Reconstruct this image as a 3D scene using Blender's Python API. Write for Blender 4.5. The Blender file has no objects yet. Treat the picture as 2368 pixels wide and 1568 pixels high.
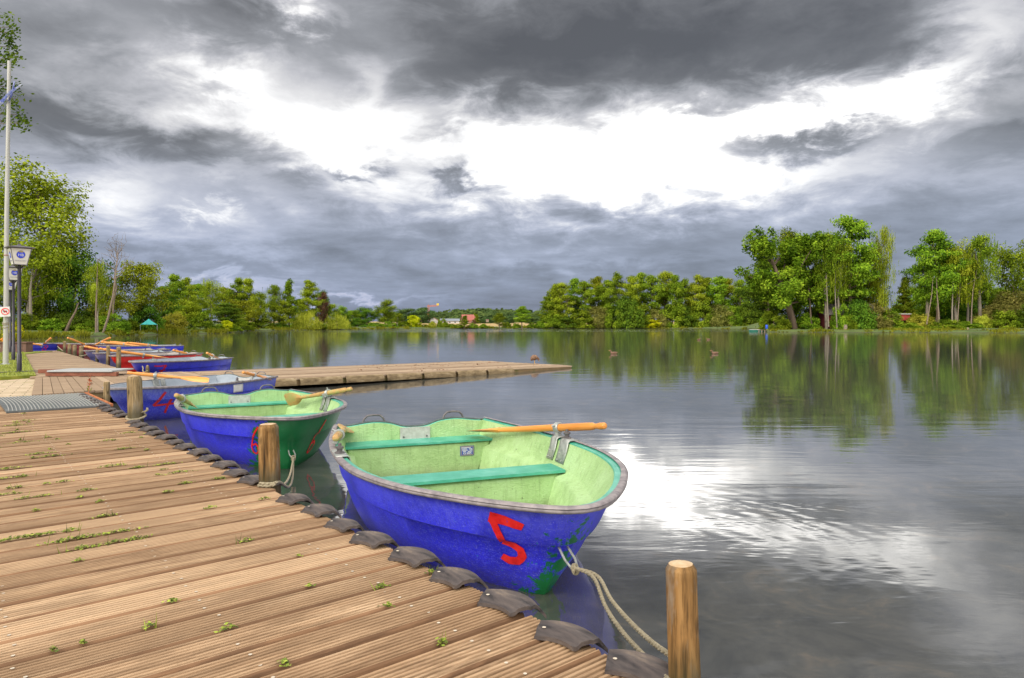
import bpy, math, random
from mathutils import Vector, Matrix, noise as mnoise
random.seed(7)
S = bpy.context.scene
COL = S.collection
PI = math.pi
CAMH = 1.35

# ---------------------------------------------------------------- helpers
def ray(x, y, z):            # a point of the place: where the sight line through a pixel of the 2368 px wide view meets height z
    d = 1600 * (CAMH - z) / (y - 752)
    return Vector(((x - 1184) / 1600 * d, d, z))
def rayd(x, y, d):           # the same at distance d
    return Vector(((x - 1184) / 1600 * d, d, CAMH - (y - 752) / 1600 * d))

class MB:
    """collects faces, then links them as one mesh object"""
    def __init__(s): s.v = []; s.f = []; s.m = []; s.r = []; s.cur = 0; s.rnd = 0.5
    def add(s, vs, fs, m=None, rnd=None):
        o = len(s.v); s.v += [tuple(p) for p in vs]
        for f in fs:
            s.f.append([i + o for i in f]); s.m.append(s.cur if m is None else m); s.r.append(s.rnd if rnd is None else rnd)
    def box(s, c, d, rot=None, m=None, taper=None):
        vs = []
        for k in (-1, 1):
            t = 1 if taper is None or k < 0 else taper
            for i, j in ((-1, -1), (1, -1), (1, 1), (-1, 1)):
                p = Vector((i * d[0] / 2 * t, j * d[1] / 2 * t, k * d[2] / 2))
                if rot is not None: p = rot @ p
                vs.append(p + Vector(c))
        s.add(vs, [(3, 2, 1, 0), (4, 5, 6, 7), (0, 1, 5, 4), (1, 2, 6, 5), (2, 3, 7, 6), (3, 0, 4, 7)], m)
    def tube(s, pts, r, n=8, caps=True, m=None, wob=0, seed=0, closed=False):
        pts = [Vector(p) for p in pts]
        if not hasattr(r, '__len__'): r = [r] * len(pts)
        vs = []; K = len(pts); up = None
        for i, p in enumerate(pts):
            if closed: t = pts[(i + 1) % K] - pts[i - 1]
            else: t = pts[min(i + 1, K - 1)] - pts[max(i - 1, 0)]
            t = t.normalized() if t.length > 1e-9 else Vector((0, 0, 1))
            if up is None:
                up = Vector((0, 0, 1)) if abs(t.z) < .9 else Vector((1, 0, 0))
            a = t.cross(up)
            a = a.normalized() if a.length > 1e-6 else t.orthogonal().normalized()
            b = a.cross(t).normalized(); up = b
            for k in range(n):
                w = 2 * PI * k / n
                rr = r[i]
                if wob: rr *= 1 + wob * mnoise.noise(Vector((math.cos(w) * 2 + seed, math.sin(w) * 2, i * .7)))
                vs.append(p + (a * math.cos(w) + b * math.sin(w)) * rr)
        fs = []
        for i in range(K if closed else K - 1):
            j = (i + 1) % K
            for k in range(n):
                q = (k + 1) % n
                fs.append((i * n + k, i * n + q, j * n + q, j * n + k))
        if caps and not closed:
            fs.append(tuple(range(n))[::-1]); fs.append(tuple((K - 1) * n + k for k in range(n)))
        s.add(vs, fs, m)
    def lathe(s, prof, n=16, c=(0, 0, 0), m=None, cap=True):
        s.tube([(c[0], c[1], c[2] + z) for _, z in prof], [max(r, 1e-4) for r, _ in prof], n, cap, m)
    def prism(s, poly, z0, z1, m=None):
        n = len(poly)
        vs = [(p[0], p[1], z0) for p in poly] + [(p[0], p[1], z1) for p in poly]
        s.add(vs, [tuple(range(n))[::-1], tuple(range(n, 2 * n))] + [(i, (i + 1) % n, n + (i + 1) % n, n + i) for i in range(n)], m)
    def build(s, name, mats, parent=None, loc=None, smooth=True, rnd=False, ang=40, link=True):
        me = bpy.data.meshes.new(name)
        if loc is not None and parent is None:
            L = Vector(loc); vs = [(p[0] - L.x, p[1] - L.y, p[2] - L.z) for p in s.v]
        else: vs = s.v
        me.from_pydata(vs, [], s.f)
        if not isinstance(mats, (list, tuple)): mats = [mats]
        for m in mats: me.materials.append(m)
        if len(mats) > 1: me.polygons.foreach_set('material_index', s.m)
        if rnd:
            a = me.attributes.new('rnd', 'FLOAT', 'FACE'); a.data.foreach_set('value', s.r)
        if smooth:
            me.polygons.foreach_set('use_smooth', [True] * len(s.f))
            try: me.set_sharp_from_angle(angle=math.radians(ang))
            except Exception: pass
        me.update()
        if not link: return me
        o = bpy.data.objects.new(name, me); COL.objects.link(o)
        if parent is not None: o.parent = parent
        elif loc is not None: o.location = loc
        return o

def tag(o, label=None, cat=None, group=None, kind=None):
    if label: o['label'] = label
    if cat: o['category'] = cat
    if group: o['group'] = group
    if kind: o['kind'] = kind
    return o
def empty(name, loc=(0, 0, 0), rz=0, label=None, cat=None, group=None, scale=1):
    o = bpy.data.objects.new(name, None); COL.objects.link(o)
    o.location = loc; o.rotation_euler = (0, 0, rz); o.scale = (scale,) * 3
    return tag(o, label, cat, group)
def newobj(name, me, parent=None):
    o = bpy.data.objects.new(name, me); COL.objects.link(o)
    if parent: o.parent = parent
    return o

# ---------------------------------------------------------------- materials
class NT:
    def __init__(s, tree): s.t = tree; s.n = tree.nodes; s.l = tree.links
    def node(s, typ, **kw):
        n = s.n.new(typ)
        for k, v in kw.items():
            if k.startswith('i_'): n.inputs[int(k[2:]) if k[2:].isdigit() else k[2:].replace('_', ' ')].default_value = v
            else: setattr(n, k, v)
        return n
    def link(s, a, b): s.l.new(a, b)
    def val(s, inp, v):
        if hasattr(v, 'links') or isinstance(v, bpy.types.NodeSocket): s.l.new(v, inp)
        else: inp.default_value = v
    def math(s, op, a, b=0.0, c=0.0, clamp=False):
        n = s.n.new('ShaderNodeMath'); n.operation = op; n.use_clamp = clamp
        s.val(n.inputs[0], a); s.val(n.inputs[1], b)
        if op in ('MULTIPLY_ADD',): s.val(n.inputs[2], c)
        return n.outputs[0]
    def mix(s, f, a, b, blend='MIX'):
        n = s.n.new('ShaderNodeMix'); n.data_type = 'RGBA'; n.blend_type = blend; n.clamp_factor = True
        s.val(n.inputs[0], f)
        for i, v in ((6, a), (7, b)):
            if isinstance(v, bpy.types.NodeSocket): s.l.new(v, n.inputs[i])
            else: n.inputs[i].default_value = (*v[:3], 1)
        return n.outputs[2]
    def ramp(s, f, stops, interp='LINEAR'):
        n = s.n.new('ShaderNodeValToRGB'); n.color_ramp.interpolation = interp
        e = n.color_ramp.elements
        while len(e) < len(stops): e.new(.5)
        for i, (p, c) in enumerate(stops):
            e[i].position = p; e[i].color = (*c[:3], 1) if hasattr(c, '__len__') else (c, c, c, 1)
        s.l.new(f, n.inputs[0]); return n.outputs[0]
    def noise(s, vec, scale, detail=4, rough=.55, dist=0, out=0):
        n = s.n.new('ShaderNodeTexNoise'); n.inputs['Scale'].default_value = scale; n.inputs['Detail'].default_value = detail
        n.inputs['Roughness'].default_value = rough; n.inputs['Distortion'].default_value = dist
        if vec is not None: s.l.new(vec, n.inputs['Vector'])
        return n.outputs[out]
    def mapping(s, vec, scale=(1, 1, 1), loc=(0, 0, 0), rot=(0, 0, 0)):
        n = s.n.new('ShaderNodeMapping'); s.l.new(vec, n.inputs[0])
        n.inputs['Scale'].default_value = scale; n.inputs['Location'].default_value = loc; n.inputs['Rotation'].default_value = rot
        return n.outputs[0]

def newmat(name):
    m = bpy.data.materials.new(name); m.use_nodes = True
    t = NT(m.node_tree); b = m.node_tree.nodes['Principled BSDF']
    return m, t, b
def noisy(name, stops, scale=6, stretch=(1, 1, 1), rough=.6, bump=0, bscale=None, detail=5, metal=0, spec=.5, fine=0, dist=.2):
    m, t, b = newmat(name)
    co = t.node('ShaderNodeTexCoord').outputs['Object']
    v = t.mapping(co, stretch)
    n = t.noise(v, scale, detail, .6, dist)
    c = t.ramp(n, stops)
    if fine:
        f = t.noise(v, scale * 6, 3)
        c = t.mix(t.math('MULTIPLY', f, fine), c, (0, 0, 0), 'MIX')
    t.link(c, b.inputs['Base Color'])
    b.inputs['Roughness'].default_value = rough; b.inputs['Metallic'].default_value = metal
    b.inputs['Specular IOR Level'].default_value = spec
    if bump:
        bn = t.node('ShaderNodeBump', i_Strength=bump, i_Distance=.02)
        t.link(t.noise(v, bscale or scale * 4, 5), bn.inputs['Height']); t.link(bn.outputs[0], b.inputs['Normal'])
    return m
def sc(c, k): return tuple(x * k for x in c)

def wood(name, dark, mid, light, scale=5, stretch=(1, 1, 1), rough=.75, rnd=True, moss=None, post=False):
    m, t, b = newmat(name)
    co = t.node('ShaderNodeTexCoord').outputs['Object']
    v = t.mapping(co, stretch)
    g = t.noise(v, scale, 6, .65, .4)
    base = t.ramp(g, [(.28, dark), (.5, mid), (.72, light)])
    g2 = t.noise(t.mapping(co, stretch), scale * 5, 4, .7, .2)
    base = t.mix(t.ramp(g2, [(.40, .75), (.56, 0.0)]), base, dark)
    st = t.noise(co, 2.6, 6, .7, .5)
    base = t.mix(t.ramp(st, [(.52, 0.0), (.70, .55)]), base, sc(dark, 1.25))
    big = t.noise(co, 1.3, 3)
    base = t.mix(t.ramp(big, [(.35, 0.0), (.7, .55)]), base, sc(mid, .62))
    if rnd:
        a = t.node('ShaderNodeAttribute', attribute_name='rnd').outputs['Fac']
        base = t.mix(t.math('MULTIPLY', a, .5), base, sc(mid, .55))
        base = t.mix(t.math('MULTIPLY', t.math('SUBTRACT', .4, a, clamp=True), 1.2), base, light)
    if post:
        cr = t.noise(t.mapping(co, (1, 1, .05)), 46, 3, .5)
        base = t.mix(t.ramp(cr, [(.33, .95), (.42, 0.0)]), base, sc(dark, .35))
        gy = t.noise(t.mapping(co, (1, 1, .3)), 9, 5, .7)
        base = t.mix(t.ramp(gy, [(.50, 0.0), (.66, .65)]), base, (.30, .27, .22))
        kn = t.node('ShaderNodeTexVoronoi', i_Scale=9.0); t.link(t.mapping(co, (1, 1, .55)), kn.inputs['Vector'])
        base = t.mix(t.ramp(kn.outputs['Distance'], [(.05, .9), (.16, 0.0)]), base, sc(dark, .6))
        sz = t.node('ShaderNodeSeparateXYZ'); t.link(co, sz.inputs[0])
        wet = t.math('MULTIPLY', t.math('SUBTRACT', t.math('ADD', .12, t.math('MULTIPLY', gy, .16)), sz.outputs[2]), 9, clamp=True)
        base = t.mix(t.math('MULTIPLY', wet, .75), base, (.045, .040, .015))
    if moss:
        mn = t.noise(co, moss[1], 6, .7)
        base = t.mix(t.ramp(mn, [(moss[2], 0.0), (moss[2] + .12, moss[3])]), base, moss[0])
    t.link(base, b.inputs['Base Color']); b.inputs['Roughness'].default_value = rough
    b.inputs['Specular IOR Level'].default_value = .25
    bn = t.node('ShaderNodeBump', i_Strength=.35, i_Distance=.006)
    t.link(t.noise(v, scale * 4, 5, .7), bn.inputs['Height']); t.link(bn.outputs[0], b.inputs['Normal'])
    return m

M = {}
M['deck'] = wood('deck_wood', (.17, .095, .048), (.465, .295, .165), (.71, .50, .305), 7, (.12, 1, 1))
M['edge_groove_shade'] = wood('deck_edge_and_groove_shade', (.08, .04, .02), (.235, .125, .062), (.40, .22, .115), 7, (.12, 1, 1))
M['deckfar'] = wood('jetty_wood', (.22, .15, .09), (.43, .30, .19), (.56, .42, .28), 7, (.1, 1, 1))
M['deckside'] = wood('jetty_side', (.05, .03, .015), (.16, .10, .045), (.30, .20, .10), 4, (.6, 1, 3), moss=((.08, .09, .02), 3, .5, .7))
M['post'] = wood('post_wood', (.07, .035, .010), (.28, .15, .05), (.48, .30, .12), 14, (1, 1, .07), rnd=False, post=True)
M['postlight'] = wood('post_wood_grey', (.10, .07, .03), (.30, .21, .10), (.45, .34, .19), 14, (1, 1, .07), rnd=False, post=True)
M['posttop'] = noisy('post_end', [(.3, (.40, .25, .12)), (.7, (.62, .47, .30))], 30, rough=.8)
M['redwood'] = wood('red_beam', (.14, .05, .03), (.27, .10, .06), (.36, .17, .10), 6, (.2, 1, 1), rnd=False)
M['greyboard'] = noisy('grey_board', [(.3, (.30, .31, .31)), (.7, (.42, .43, .42))], 4, (.2, 1, 1), .6)
M['rubber'] = noisy('rubber', [(.36, (.022, .018, .018)), (.48, (.070, .055, .050)), (.58, (.105, .082, .070)), (.70, (.22, .165, .12))], 16, (1, .30, 1), .6, .22, 50)
M['screw'] = noisy('screw', [(.3, (.6, .5, .38)), (.7, (.75, .65, .5))], 40, rough=.4, metal=.2)
M['oar'] = noisy('oar_varnish', [(.3, (.50, .17, .03)), (.6, (.78, .33, .07)), (.8, (.85, .45, .14))], 9, (.15, 1, 1), .28, .1, 30)
M['oarold'] = noisy('oar_worn', [(.3, (.28, .15, .05)), (.5, (.50, .30, .10)), (.62, (.36, .36, .12)), (.8, (.62, .30, .10))], 12, (.3, 1, 1), .5, .2, 40)
M['metal'] = noisy('galvanised', [(.3, (.22, .23, .21)), (.5, (.34, .355, .33)), (.7, (.46, .46, .43))], 22, rough=.45, metal=.3)
M['metaldark'] = noisy('dark_metal', [(.3, (.09, .08, .085)), (.7, (.2, .18, .18))], 20, rough=.45, metal=.4)
M['rampplate'] = noisy('ramp_metal', [(.3, (.09, .10, .10)), (.7, (.16, .17, .17))], 5, rough=.5, metal=.2)
M['plate'] = noisy('plate_metal', [(.3, (.42, .40, .36)), (.7, (.58, .56, .52))], 25, rough=.5, metal=.3)
M['guard'] = noisy('rubber_guard', [(.3, (.13, .11, .115)), (.5, (.23, .20, .20)), (.72, (.36, .31, .29))], 16, (1, 1, 1), .5, .15, 30)
M['trimdark'] = noisy('trim_dark', [(.3, (.03, .045, .045)), (.7, (.08, .11, .10))], 16, rough=.5)
M['teal'] = noisy('teal_paint', [(.3, (.035, .28, .18)), (.6, (.08, .38, .27)), (.8, (.18, .46, .36))], 7, (1, 1, 1), .4, .1, 40)
M['lime'] = noisy('lime_gelcoat', [(.25, (.24, .39, .14)), (.5, (.345, .53, .215)), (.8, (.42, .60, .30))], 5, (1, 1, 1), .5, .35, 34, fine=.12)
def gelcoat(name, lo, mid, hi):
    m, t, b = newmat(name); co = t.node('ShaderNodeTexCoord').outputs['Object']
    c = t.ramp(t.noise(co, 4.5, 5, .6, .3), [(.25, lo), (.5, mid), (.8, hi)])
    sx = t.node('ShaderNodeSeparateXYZ'); t.link(co, sx.inputs[0])
    run = t.noise(t.mapping(co, (16, 16, 1.6)), 2.2, 5, .7)
    c = t.mix(t.ramp(run, [(.52, 0.0), (.70, .45)]), c, sc(lo, .62))
    foot = t.math('MULTIPLY', t.math('SUBTRACT', t.math('ADD', .10, t.math('MULTIPLY', t.noise(co, 7, 4, .6), .14)), sx.outputs[2]), 7, clamp=True)
    c = t.mix(t.math('MULTIPLY', foot, .7), c, (.13, .13, .06))
    sp = t.noise(co, 55, 3, .6); c = t.mix(t.ramp(sp, [(.66, 0.0), (.72, .75)]), c, (.10, .11, .06))
    scuff = t.noise(t.mapping(co, (3, 26, 9), rot=(.2, .4, .6)), 5, 5, .7); c = t.mix(t.ramp(scuff, [(.60, 0.0), (.70, .55)]), c, tuple(min(.8, x * 1.5 + .03) for x in hi))
    t.link(c, b.inputs['Base Color']); b.inputs['Roughness'].default_value = .5
    bn = t.node('ShaderNodeBump', i_Strength=.5, i_Distance=.012); t.link(t.noise(t.mapping(co, (1, 1, 1.8)), 34, 5, .6, .8), bn.inputs['Height']); t.link(bn.outputs[0], b.inputs['Normal'])
    return m
M['lime'] = gelcoat('lime_gelcoat', (.25, .39, .15), (.36, .53, .23), (.43, .60, .31))
M['greyin'] = noisy('grey_gelcoat', [(.3, (.27, .31, .35)), (.7, (.38, .42, .46))], 5, rough=.5, bump=.2, bscale=30)
M['greyin2'] = noisy('beige_gelcoat', [(.3, (.32, .28, .26)), (.7, (.44, .40, .36))], 5, rough=.5)
M['redpaint'] = noisy('red_number_paint', [(.3, (.62, .006, .006)), (.5, (.85, .012, .010)), (.66, (.90, .03, .02)), (.72, (.35, .02, .25))], 26, rough=.5)
M['redpaintdark'] = noisy('dark_red_number_paint', [(.3, (.40, .006, .01)), (.62, (.58, .015, .015)), (.70, (.10, .02, .35))], 30, rough=.6)
M['rope'] = noisy('rope', [(.3, (.20, .165, .10)), (.6, (.35, .30, .20)), (.8, (.44, .39, .28))], 60, rough=.9, bump=.5, bscale=150)
M['black'] = noisy('black_pole', [(.3, (.010, .007, .013)), (.7, (.022, .016, .026))], 8, rough=.4)
M['polegrey'] = noisy('pole_grey', [(.3, (.36, .35, .32)), (.7, (.48, .47, .43))], 4, (4, 4, .3), .45, metal=.15)
M['lampwhite'] = noisy('lamp_panel', [(.3, (.62, .60, .55)), (.7, (.72, .70, .65))], 6, rough=.4)
M['lamproof'] = noisy('lamp_roof', [(.3, (.10, .09, .10)), (.7, (.17, .16, .17))], 8, rough=.4)
M['blue'] = noisy('emblem_blue', [(.3, (.02, .05, .62)), (.7, (.03, .08, .75))], 8, rough=.4)
M['gold'] = noisy('emblem_gold', [(.3, (.30, .22, .10)), (.7, (.42, .32, .16))], 20, rough=.5)
M['lettergrey'] = noisy('letter_grey', [(.3, (.22, .21, .30)), (.7, (.28, .27, .36))], 20, rough=.5)
M['white'] = noisy('white_paint', [(.3, (.70, .69, .66)), (.7, (.80, .79, .76))], 8, rough=.5)
M['signblue'] = noisy('sign_blue', [(.3, (.03, .06, .30)), (.7, (.05, .09, .38))], 12, rough=.4)

def hull_mat(name, base, scratch, wear=None, dirt=(.10, .09, .075), wearpos=None, streak=.75):
    """painted hull: fine scratches, run-off streaks, patches where an older coat shows through"""
    m, t, b = newmat(name)
    co = t.node('ShaderNodeTexCoord').outputs['Object']
    n1 = t.noise(t.mapping(co, (1.6, 1.6, 1.6)), 2.2, 5, .6, .3)
    c = t.ramp(n1, [(.3, sc(base, .62)), (.55, base), (.8, tuple(min(1, x * 1.15 + .015) for x in base))])
    s1 = t.noise(t.mapping(co, (3, 3, 22), rot=(.3, .5, 0)), 9, 6, .75, .6)
    c = t.mix(t.ramp(s1, [(.53, 0.0), (.63, streak)]), c, scratch)
    s2 = t.noise(t.mapping(co, (30, 30, 3)), 3, 5, .7)
    c = t.mix(t.ramp(s2, [(.50, 0.0), (.70, streak * .7)]), c, sc(base, .35))
    s4 = t.noise(t.mapping(co, (4, 4, 9), rot=(.9, .3, .4)), 30, 3, .6)
    c = t.mix(t.ramp(s4, [(.615, 0.0), (.65, .9)]), c, tuple(min(1, x * 1.5 + .08) for x in scratch))
    sx = t.node('ShaderNodeSeparateXYZ'); t.link(co, sx.inputs[0])
    fade = t.math('MULTIPLY', t.math('SUBTRACT', sx.outputs[2], .30), 4.5, clamp=True)
    c = t.mix(t.math('MULTIPLY', fade, t.ramp(t.noise(t.mapping(co, (9, 9, 1.5)), 3, 5), [(.3, .15), (.7, .8)])), c, scratch)
    low = t.math('MULTIPLY', t.math('SUBTRACT', .20, sx.outputs[2]), 3.2, clamp=True)
    s3 = t.noise(t.mapping(co, (6, 6, 40)), 5, 6, .75)
    c = t.mix(t.math('MULTIPLY', low, t.ramp(s3, [(.42, 0.0), (.58, .9)])), c, dirt)
    if wear:
        w = t.noise(co, 9, 8, .72, .5)
        k = t.math('ADD', w, t.math('MULTIPLY', t.math('SUBTRACT', t.math('SUBTRACT', sx.outputs[0], t.math('MULTIPLY', sx.outputs[2], .85)), wearpos[0]), wearpos[1]))
        k = t.math('ADD', k, t.math('MULTIPLY', sx.outputs[1], wearpos[2]))
        k = t.math('ADD', k, t.math('MULTIPLY', t.math('SUBTRACT', .25, sx.outputs[2]), wearpos[3]))
        c = t.mix(t.ramp(k, [(.60, 0.0), (.63, 1.0)]), c, wear)
        sp = t.noise(co, 40, 4, .6)
        c = t.mix(t.ramp(sp, [(.70, 0.0), (.72, .9)]), c, (.03, .40, .45))
    t.link(c, b.inputs['Base Color']); b.inputs['Roughness'].default_value = .34
    bn = t.node('ShaderNodeBump', i_Strength=.12, i_Distance=.01)
    t.link(t.noise(co, 18, 5), bn.inputs['Height']); t.link(bn.outputs[0], b.inputs['Normal'])
    return m
BLUE = (.028, .028, .95)
SCR = (.16, .18, .96)
M['hull5'] = hull_mat('hull_blue_green_nose', BLUE, SCR, (.004, .19, .045), wearpos=(2.78, 1.3, .25, .20))
M['hull6'] = hull_mat('hull_blue_green_bow', BLUE, SCR, (.004, .20, .05), wearpos=(2.24, .9, .75, .05))
M['hull4'] = hull_mat('hull_blue_scratched', (.024, .03, .60), (.25, .33, .62), streak=.4)
M['hull7'] = hull_mat('hull_blue', (.025, .03, .66), (.10, .12, .60), streak=.3)
M['hullpale'] = hull_mat('hull_faded_violet', (.16, .16, .46), (.36, .34, .52), streak=.4)
M['hullred'] = hull_mat('hull_red', (.85, .006, .006), (.85, .04, .03), streak=.3, dirt=(.35, .02, .02))
M['hulldark'] = hull_mat('hull_dark_red', (.24, .015, .03), (.34, .04, .05), streak=.4, dirt=(.1, .02, .02))
# ---------------------------------------------------------------- ground sheet (lake bed, banks, land to the horizon)
SH = [(-180, 45), (-150, 40), (-120, 42), (-95, 48), (-70, 70), (-52, 82), (-40, 84), (-35, 84), (-32, 93), (-29, 106), (-26.5, 114), (-22.5, 124), (-21.2, 185),
      (-16, 197), (-11, 236), (-7, 270), (1.5, 288), (8, 292), (14.5, 290), (19.2, 264), (19.7, 150), (20.2, 143), (24, 141), (30, 145), (36.6, 146), (45, 128), (70, 95), (110, 60), (150, 45), (180, 45)]
def shore(a):
    for (a0, r0), (a1, r1) in zip(SH, SH[1:]):
        if a0 <= a <= a1: return r0 + (r1 - r0) * (a - a0) / (a1 - a0)
    return 60
def land_h(d):      # height against distance behind the shore line
    if d < 0: return max(-1.4, d * .35)
    if d < 2: return d * .2
    if d < 120: return .4 + (d - 2) * .0178
    return min(2.5 + (d - 120) * .006, 9)
g = MB(); rings = [0.5, 12, 25, 33]; rows = []
NA = 480
for i in range(NA):
    a = -180 + 360 * i / NA
    r = shore(a) * (1 + .012 * mnoise.noise(Vector((a * .35, 0, 0))))
    ds = [-r + .5, -r * .5, -8, -3, -1, -.3, 0, .6, 2, 6, 14, 30, 60, 110, 180, 300, 500, 900, 1600, 3000]
    rows.append([(math.sin(math.radians(a)) * (r + d), math.cos(math.radians(a)) * (r + d), land_h(d)) for d in ds])
nd = len(rows[0])
g.add([p for r in rows for p in r], [(i * nd + k, i * nd + k + 1, ((i + 1) % NA) * nd + k + 1, ((i + 1) % NA) * nd + k) for i in range(NA) for k in range(nd - 1)])
mg, t, b = newmat('bank_ground')
co = t.node('ShaderNodeTexCoord').outputs['Object']
sx = t.node('ShaderNodeSeparateXYZ'); t.link(co, sx.inputs[0])
n = t.noise(co, .25, 6, .65)
grass = t.ramp(n, [(.3, (.035, .06, .012)), (.5, (.075, .11, .02)), (.7, (.12, .15, .035))])
dist = t.math('SQRT', t.math('ADD', t.math('POWER', sx.outputs[0], 2), t.math('POWER', sx.outputs[1], 2)))
c = t.mix(t.ramp(t.math('MULTIPLY', t.math('SUBTRACT', dist, 292), .02), [(.1, 0.0), (.4, 1.0)]), grass, t.ramp(t.noise(t.mapping(co, (.05, .2, 1)), 3, 3), [(.3, (.34, .23, .08)), (.7, (.44, .31, .12))]))
c = t.mix(t.math('MULTIPLY', t.math('SUBTRACT', .12, sx.outputs[2]), 8, clamp=True), c, (.05, .035, .02))
t.link(c, b.inputs['Base Color']); b.inputs['Roughness'].default_value = .95
tag(g.build('ground', mg), kind='structure')

# ---------------------------------------------------------------- water
mw, t, b = newmat('lake_water')
co = t.node('ShaderNodeTexCoord').outputs['Object']
sx = t.node('ShaderNodeSeparateXYZ'); t.link(co, sx.inputs[0])
dist = t.math('SQRT', t.math('ADD', t.math('POWER', sx.outputs[0], 2), t.math('POWER', sx.outputs[1], 2)))
bed = t.ramp(t.noise(co, 2.2, 8, .75, 1.0), [(.35, (.040, .041, .038)), (.55, (.070, .069, .060)), (.68, (.12, .10, .075)), (.8, (.17, .12, .075))])
t.link(bed, b.inputs['Base Color'])
b.inputs['Roughness'].default_value = .045; b.inputs['IOR'].default_value = 2.7
w1 = t.noise(t.mapping(co, (.55, 1.9, 1), rot=(0, 0, -.25)), 1.5, 3, .55, .5)
w2 = t.noise(t.mapping(co, (1, 2.3, 1), rot=(0, 0, .35)), 5.5, 3, .6, .3)
w3 = t.noise(t.mapping(co, (.10, .42, 1)), 1.0, 4, .6, .6)
# rings that spread from the moored boat
rv = t.node('ShaderNodeVectorMath', operation='SUBTRACT'); t.link(co, rv.inputs[0]); rv.inputs[1].default_value = (.35, 4.3, 0)
ln = t.node('ShaderNodeVectorMath', operation='LENGTH'); t.link(rv.outputs[0], ln.inputs[0])
rl = ln.outputs['Value']
ringw = t.math('MULTIPLY', t.math('SINE', t.math('ADD', t.math('MULTIPLY', rl, 38), t.math('MULTIPLY', w1, 14))), t.math('POWER', 2.718, t.math('MULTIPLY', t.math('POWER', t.math('SUBTRACT', rl, 1.5), 2), -3.2)))
h = t.math('ADD', t.math('MULTIPLY', w1, .0030), t.math('MULTIPLY', w2, .0006))
h = t.math('ADD', h, t.math('MULTIPLY', w3, .014))
h = t.math('ADD', h, t.math('MULTIPLY', ringw, .0004))
# calm near the pier, wind-ruffled strip far out
patch = t.noise(t.mapping(co, (.012, .05, 1)), 1.0, 2)
far = t.math('MULTIPLY', t.math('SUBTRACT', t.math('ADD', dist, t.math('MULTIPLY', patch, 70)), 165), .03, clamp=True)
amp = t.math('ADD', .62, t.math('MULTIPLY', far, 7))
bn = t.node('ShaderNodeBump', i_Strength=1.0, i_Distance=1.0)
t.link(t.math('MULTIPLY', h, amp), bn.inputs['Height']); t.link(bn.outputs[0], b.inputs['Normal'])
g = MB(); g.add([(-1500, -1500, 0), (1500, -1500, 0), (1500, 1500, 0), (-1500, 1500, 0)], [(0, 1, 2, 3)])
tag(g.build('water', mw, smooth=False), kind='structure')

# ---------------------------------------------------------------- pier frame: local x across (towards the lake), local y along it
O = Vector((.235, 1.93, 0)); PA = math.atan2(.64, .768)
V = Vector((math.cos(PA), math.sin(PA), 0)); U = Vector((-math.sin(PA), math.cos(PA), 0))
def uv(u, v, z): return O + U * u + V * v + Vector((0, 0, z))
def to_uv(p): d = Vector((p[0], p[1], 0)) - O; return d.dot(U), d.dot(V)
RA = random.Random(3)

def plank(mb, x0, x1, y0, w, z, grooves, axis='x', th=.035):
    """one deck board along x with a grooved top, as an extruded profile"""
    P = [(0, -th), (0, -.016), (.004, -.006), (.010, 0)]
    if grooves:
        n = 7; s0 = .014; st = (w - 2 * s0 + .004) / n
        for i in range(n):
            a = s0 + i * st
            P += [(a, 0), (a + .0016, -.008), (a + .0078, -.008), (a + .0094, 0)]
        P = [p for p in P if p[0] < w - .008]
    P += [(w - .010, 0), (w - .004, -.006), (w, -.016), (w, -th)]
    r = RA.random(); tz = RA.uniform(-.002, .002); tl = RA.uniform(-.004, .004)
    vs = []
    for x in (x0, x1):
        for y, zz in P:
            vs.append((x, y0 + y, z + zz + tz + tl * (y / w - .5)))
    n = len(P)
    for i in range(n - 1): mb.add([vs[i], vs[i + 1], vs[n + i + 1], vs[n + i]], [(0, 1, 2, 3)], 2 if grooves and (i < 3 or i >= n - 4 or (3 < i < n - 5 and (i - 4) % 4 == 1)) else 0, r)  # brown board edges; groove bottoms coloured dark to stand in for their shade
    mb.add(vs, [tuple(range(n))[::-1], tuple(range(n, 2 * n))], 0, r)

pier = empty('wooden_pier', (O.x, O.y, 0), PA, 'long weathered pier of grooved boards in the foreground, edged with black rubber strips', 'pier')
d = MB(); y = -2.6; pw = .161
while y < 9.15:
    plank(d, -2.7 + RA.uniform(-.02, .02), RA.uniform(-.012, .012), y, pw - RA.uniform(.006, .010), .45, True)
    y += pw
d.cur = 1
y = -2.6
while y < 9.1:
    for vv in (-.24, -.75, -1.25, -1.76, -2.3):
        for e in (.042, .118):
            c = Vector((vv + RA.uniform(-.012, .012), y + e, .4512))
            n = 8; r = .0055
            d.add([c + Vector((math.cos(2 * PI * k / n) * r, math.sin(2 * PI * k / n) * r, 0)) for k in range(n)], [tuple(range(n))], 1)
    y += pw
d.build('deck_boards', [M['deck'], M['screw'], M['edge_groove_shade']], pier, rnd=True, smooth=False)
bm_ = MB()
bm_.box((-.06, 3.3, .36), (.06, 11.8, .10)); bm_.box((-2.6, 3.3, .36), (.06, 11.8, .10))
for k in range(5): bm_.box((-1.33, -2 + 2.7 * k, .36), (2.4, .06, .09))
bm_.build('bearer', M['deckside'], pier, smooth=False)
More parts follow.
